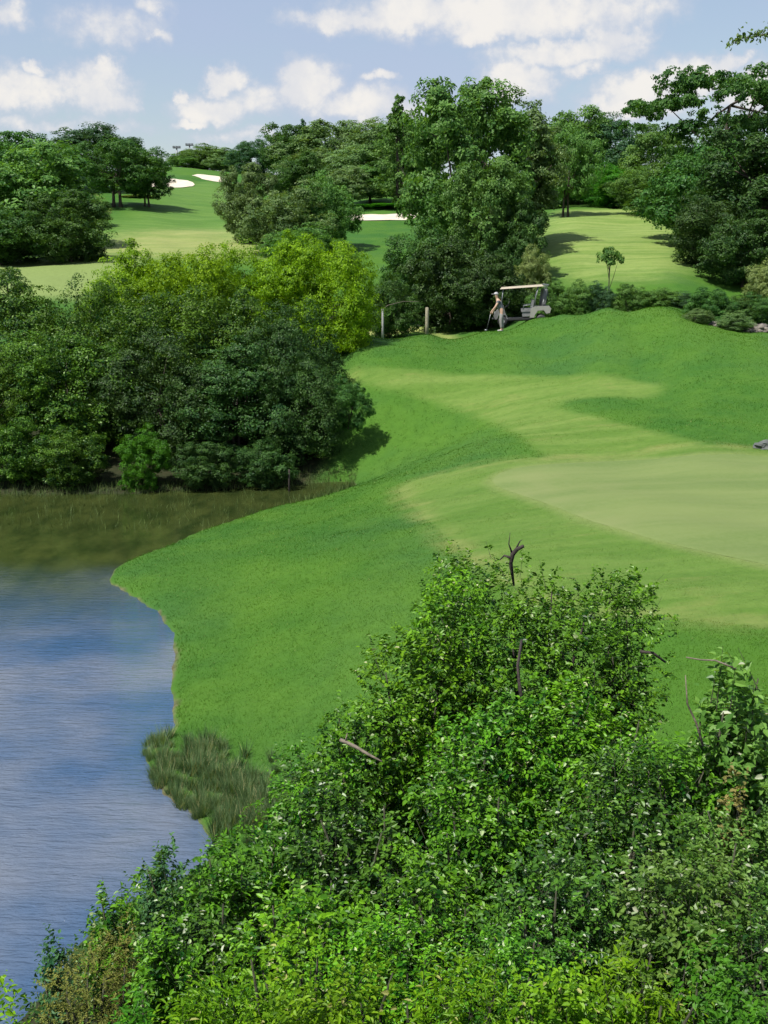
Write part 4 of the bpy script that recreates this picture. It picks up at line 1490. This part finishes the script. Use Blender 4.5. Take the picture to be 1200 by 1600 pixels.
def golf_cart(px, Yd):
    p = at(px, 505, Yd)
    e = link('golf_cart', None, loc=(p.x, Yd, hz(p.x, Yd) - .06))
    e.rotation_euler = (0, math.radians(-3), math.radians(-6))
    tag(e, 'white golf cart with a pale roof, half hidden behind the crest', 'golf cart')
    # local x: forward is -x
    P = lambda nm, mb, mt, sm=False, par=None, loc=None: link(nm, mb.mesh(nm, sm), mt, par or e, loc)

    def xz(prof, y0, y1):
        n = len(prof)
        return MB().add([(x, y0, z) for x, z in prof] + [(x, y1, z) for x, z in prof],
                        [tuple(range(n)), tuple(range(2 * n - 1, n - 1, -1))] + [((i + 1) % n, i, n + i, n + (i + 1) % n) for i in range(n)])
    P('rear_body', xz([(.35, .34), (.42, .78), (.62, .86), (1.28, .84), (1.36, .72), (1.30, .52), (1.12, .50), (1.02, .66), (.74, .66), (.62, .50), (.55, .34)], -.58, .58), CW_)
    P('front_cowl', xz([(-1.28, .34), (-1.34, .50), (-1.22, .70), (-.98, .92), (-.86, .94), (-.78, .60), (-.70, .40), (-.66, .34), (-.72, .30), (-.78, .52), (-1.10, .52), (-1.18, .34)], -.56, .56), CGREY)
    P('floor_panel', MB().box((-.16, 0, .31), (1.1, 1.1, .08)), CBLACK)
    P('chassis', MB().box((0, 0, .25), (2.2, .6, .10)), CBLACK)
    P('seat', MB().box((.22, 0, .70), (.52, 1.08, .14)).box((.22, 0, .52), (.42, 1.0, .22)), CSEAT)
    P('backrest', MB().box((.50, 0, .98), (.12, 1.08, .36), Matrix.Rotation(math.radians(12), 3, 'Y')), CSEAT)
    rp = MB()
    rp.add(*[[(-.92, -.60, 1.80), (.98, -.60, 1.84), (.98, .60, 1.84), (-.92, .60, 1.80), (-.99, -.64, 1.73), (1.05, -.64, 1.77), (1.05, .64, 1.77), (-.99, .64, 1.73)],
             [(3, 2, 1, 0)[::-1], (4, 5, 6, 7)[::-1], (0, 1, 5, 4)[::-1], (1, 2, 6, 5)[::-1], (2, 3, 7, 6)[::-1], (3, 0, 4, 7)[::-1]]])
    P('roof', rp, CROOF)
    for y in (-.54, .54):
        P('strut', MB().tube([(-.98, y, .86), (-.84, y, 1.75)], .022, 8), CTUBE, True)
        P('strut', MB().tube([(.60, y, .84), (.66, y, 1.3), (.80, y, 1.77)], .022, 8), CTUBE, True)
        P('armrest', MB().tube([(.05, y, .76), (.10, y, .92), (.45, y, .95)], .02, 6), CTUBE, True)
    P('windscreen_bar', MB().tube([(-.98, -.54, .88), (-.98, .54, .88)], .018, 6), CTUBE, True)
    P('windscreen_bar', MB().tube([(-.84, -.54, 1.72), (-.84, .54, 1.72)], .018, 6), CTUBE, True)
    sw = MB()
    ring = [(-.62 + .06 * math.cos(a), -.26 + .18 * math.sin(a), 1.02 + .17 * math.cos(a)) for a in [k * math.pi / 8 for k in range(17)]]
    sw.tube(ring, .014, 6).tube([(-.62, -.26, 1.02), (-.86, -.26, .78)], .018, 6)
    P('steering_wheel', sw, CBLACK, True)
    P('bag_rack', MB().tube([(.95, -.5, .84), (1.02, -.5, 1.15), (1.02, .5, 1.15), (.95, .5, .84)], .018, 6), CTUBE, True)
    P('bumper', MB().tube([(-1.36, -.5, .36), (-1.40, 0, .36), (-1.36, .5, .36)], .035, 8), CBLACK, True)
    for y in (-.4, .4):
        P('headlight', MB().box((-1.27, y, .62), (.05, .16, .09), Matrix.Rotation(math.radians(-28), 3, 'Y')), CRIM)
    ty = MB()
    prof = [(.10, -.10), (.20, -.11), (.23, -.07), (.235, 0), (.23, .07), (.20, .11), (.10, .10)]
    n = 18
    v = [(r * math.cos(2 * math.pi * k / n), y, r * math.sin(2 * math.pi * k / n)) for k in range(n) for r, y in prof]
    f = [(k * 7 + i, k * 7 + i + 1, ((k + 1) % n) * 7 + i + 1, ((k + 1) % n) * 7 + i) for k in range(n) for i in range(6)]
    ty.add(v, f)
    tm = ty.mesh('tyre')
    rm = MB().tube([(0, -.085, 0), (0, .085, 0)], .11, 14).mesh('rim', False)
    for x in (-.92, .88):
        for y in (-.50, .50):
            w = link('wheel', None, None, e, (x, y, .235))
            link('tyre', tm, CBLACK, w)
            link('rim', rm, CRIM, w)
    return e


cart = golf_cart(816, 55.5)


def golf_bag(dx, dy, lean, mat, label):
    e = link('golf_bag', None, loc=cart.location + Vector((dx, dy, .86)))
    e.rotation_euler = (0, lean, 0)
    tag(e, label, 'golf bag', 'golf bags on the cart')
    link('bag_body', MB().tube([(0, 0, 0), (0, 0, .1), (0, 0, .78), (0, 0, .82)], [.12, .125, .135, .12], 12).mesh('bag_body'), mat, e)
    link('pocket', MB().box((0, -.14, .3), (.16, .09, .34)).mesh('pocket', False), mat, e)
    link('strap', MB().tube([(.13, 0, .2), (.2, 0, .45), (.14, 0, .7)], .018, 6).mesh('strap'), CBLACK, e)
    for k in range(4):
        a = k * 1.57 + .4
        c = Vector((math.cos(a) * .06, math.sin(a) * .06, .8))
        link('club', MB().tube([c, c + Vector((math.cos(a) * .03, math.sin(a) * .03, .22))], .008, 5).box(c + Vector((math.cos(a) * .03 + .02, math.sin(a) * .03, .24)), (.08, .03, .05)).mesh('club', False), CTUBE, e)


golf_bag(.92, -.26, .12, CGREY, 'dark golf bag standing on the back of the cart, the nearer one')
golf_bag(.92, .24, .12, CSEAT, 'pale golf bag standing on the back of the cart, the farther one')


# ------------------------------------------------------------------ person beside the cart
def skin_obj(name, nodes, edges, mat, parent, root=0, sub=2):
    m = bpy.data.meshes.new(name)
    m.from_pydata([n[0] for n in nodes], edges, [])
    o = link(name, m, None, parent)
    m.materials.append(mat)
    md = o.modifiers.new('skin', 'SKIN')
    md.use_smooth_shade = True
    sv = m.skin_vertices[0].data
    for i, n in enumerate(nodes):
        r = n[1]
        sv[i].radius = (r, r) if not isinstance(r, tuple) else r
        sv[i].use_root = (i == root)
    s = o.modifiers.new('sub', 'SUBSURF')
    s.levels = s.render_levels = sub
    return o


def person(px, Yd):
    p = at(px, 508, Yd)
    e = link('person', None, loc=(p.x, Yd, hz(p.x, Yd) + .02))
    tag(e, 'person in pale grey clothes leaning forward beside the front of the cart', 'person')
    SK = simple_mat('skin', (.42, .27, .19), .55, .1, 6)
    SHIRT = simple_mat('pale_grey_shirt_shaded', (.13, .14, .16), .8, .7, 9)  # pale cloth darkened, shade put into the shirt colour
    TROU = simple_mat('pale_trousers', (.22, .215, .20), .8, .2, 10)
    CAP = simple_mat('pale_cap', (.32, .32, .32), .8, .2, 8)
    SHOE = simple_mat('shoe', (.30, .29, .28), .7, .2, 8)
    N = [((.06, 0, .92), .13), ((.02, 0, 1.10), .12), ((-.06, 0, 1.28), .145), ((-.12, 0, 1.42), .10), ((-.15, 0, 1.50), .052), ((-.18, 0, 1.58), .078), ((-.20, 0, 1.67), .092), ((-.195, 0, 1.74), .062),
         ((-.10, -.17, 1.38), .062), ((-.24, -.22, 1.14), .047), ((-.40, -.20, .95), .034), ((-.45, -.19, .88), .032),
         ((-.10, .17, 1.38), .062), ((-.16, .22, 1.12), .047), ((-.30, .20, .94), .034), ((-.35, .19, .87), .032),
         ((.07, -.09, .86), .088), ((.03, -.10, .50), .062), ((.07, -.10, .09), .042), ((-.04, -.11, .035), .04), ((-.12, -.12, .03), .03),
         ((.07, .09, .86), .088), ((.10, .10, .50), .062), ((.16, .10, .09), .042), ((.05, .11, .035), .04), ((-.03, .12, .03), .03)]
    E = [(0, 1), (1, 2), (2, 3), (3, 4), (4, 5), (5, 6), (6, 7), (3, 8), (8, 9), (9, 10), (10, 11), (3, 12), (12, 13), (13, 14), (14, 15),
         (0, 16), (16, 17), (17, 18), (18, 19), (19, 20), (0, 21), (21, 22), (22, 23), (23, 24), (24, 25)]
    # five fingers to each hand
    for h, d in ((11, -1), (15, 1)):
        hx, hy, hzz = N[h][0]
        for k in range(5):
            a = (k - 2) * .016
            ln = (.055, .075, .08, .075, .06)[k]
            i = len(N)
            if k == 0:
                N.append(((hx + .02, hy - d * .03, hzz - .02), .011))
                N.append(((hx + .01, hy - d * .045, hzz - .055), .009))
            else:
                N.append(((hx - .015, hy + a, hzz - .05), .010))
                N.append(((hx - .005, hy + a, hzz - .05 - ln * .6), .009))
            E += [(h, i), (i, i + 1)]
    skin_obj('body', N, E, SK, e)
    g = lambda i, k: (N[i][0], N[i][1] * k + .008)
    skin_obj('shirt', [g(0, 1.04), g(1, 1.08), g(2, 1.08), g(3, 1.1), g(8, 1.15), (tuple((Vector(N[8][0]) + Vector(N[9][0])) / 2), .065), g(12, 1.15), (tuple((Vector(N[12][0]) + Vector(N[13][0])) / 2), .065)],
             [(0, 1), (1, 2), (2, 3), (3, 4), (4, 5), (3, 6), (6, 7)], SHIRT, e)
    skin_obj('trousers', [((.06, 0, .97), .135), g(0, 1.06), g(16, 1.12), g(17, 1.25), (N[18][0][:2] + (.13,), .062), g(21, 1.12), g(22, 1.25), (N[23][0][:2] + (.13,), .062)],
             [(0, 1), (1, 2), (2, 3), (3, 4), (1, 5), (5, 6), (6, 7)], TROU, e, root=1)
    for a, b, c in ((18, 19, 20), (23, 24, 25)):
        skin_obj('shoe', [g(a, 1.0), g(b, 1.1), g(c, 1.15)][1:] + [((N[a][0][0] + .03, N[a][0][1], .04), .045)], [(0, 1), (0, 2)], SHOE, e)
    mb = MB()
    n = 12
    v, f = [], []
    for j in range(5):
        t_ = j / 4 * math.pi / 2
        for k in range(n):
            a = 2 * math.pi * k / n
            v.append((-.20 + .112 * math.cos(t_) * math.cos(a), .104 * math.cos(t_) * math.sin(a), 1.705 + .10 * math.sin(t_)))
    for j in range(4):
        for k in range(n):
            f.append((j * n + k, j * n + (k + 1) % n, (j + 1) * n + (k + 1) % n, (j + 1) * n + k))
    mb.add(v, f)
    mb.box((-.34, 0, 1.71), (.14, .15, .014))
    link('cap', mb.mesh('cap'), CAP, e)
    for y in (-.035, .035):
        link('eye', MB().box((-.287, y, 1.655), (.008, .024, .012)).mesh('eye'), CBLACK, e)
    link('nose', MB().tube([(-.285, 0, 1.66), (-.312, 0, 1.625), (-.29, 0, 1.615)], [.008, .014, .012], 6).mesh('nose'), SK, e)
    link('mouth', MB().box((-.272, 0, 1.585), (.006, .045, .008)).mesh('mouth'), simple_mat('lips', (.30, .14, .11), .6, .1), e)
    cl = MB().tube([(-.44, -.19, .90), (-.62, -.19, .12)], [.012, .007], 6).box((-.66, -.19, .07), (.11, .04, .06))
    c = link('golf_club', cl.mesh('golf_club'), CTUBE, loc=e.location)
    tag(c, 'thin golf club held by the person beside the cart', 'golf club')
    return e


person(781, 54.3)


# ------------------------------------------------------------------ branch reaching in at the upper right
def corner_tree():
    Yd = 24.0
    rt = at(1390, 500, Yd)
    zg = hz(rt.x, Yd)
    e = link('overhanging_tree', None, loc=(rt.x, Yd, zg - .2))
    tag(e, 'tree outside the frame whose leafy branch tip hangs in the upper right corner', 'tree')
    o = Vector((rt.x, Yd, zg - .2))
    tip = [at(1390, 140, Yd) - o, at(1300, 70, Yd) - o, at(1230, 46, Yd) - o, at(1185, 56, Yd) - o, at(1158, 60, Yd) - o, at(1140, 72, Yd) - o]
    link('trunk', MB().tube([(0, 0, 0), (.1, 0, 3), (0, .1, 7), tip[0]], [.28, .22, .18, .10], 10).tube(tip, [.09, .05, .028, .016, .010, .004], 6).mesh('trunk'), BARK, e)
    rng = np.random.default_rng(3)
    P, N, T = [], [], []
    for i, c in enumerate(tip):
        nxt = tip[min(i + 1, len(tip) - 1)]
        m = (260, 220, 130, 60, 26, 10)[i]
        sp = (.9, .5, .20, .11, .08, .06)[i]
        f = rng.random((m, 1))
        base = np.array(c)[None] * (1 - f) + np.array(nxt)[None] * f
        P.append(base + rng.normal(size=(m, 3)) * sp * np.array([.6, .6, .45]) + np.array([0, 0, .03]))
        N.append(unit(rng.normal(size=(m, 3)) + np.array([0, 0, .6])))
        T.append(np.clip(rng.normal(size=m) * .25 + .5, 0, .96))
    P, N, T = map(np.concatenate, (P, N, T))
    L = rng.uniform(.06, .11, len(P))
    V, lo, st, tn = leaf_hex(P, N, rdir(rng, len(P)), L, L * .6, T)
    link('crown', mesh_np('crown', V, lo, st, {'tint': tn}), FOL['olive'], e)


corner_tree()
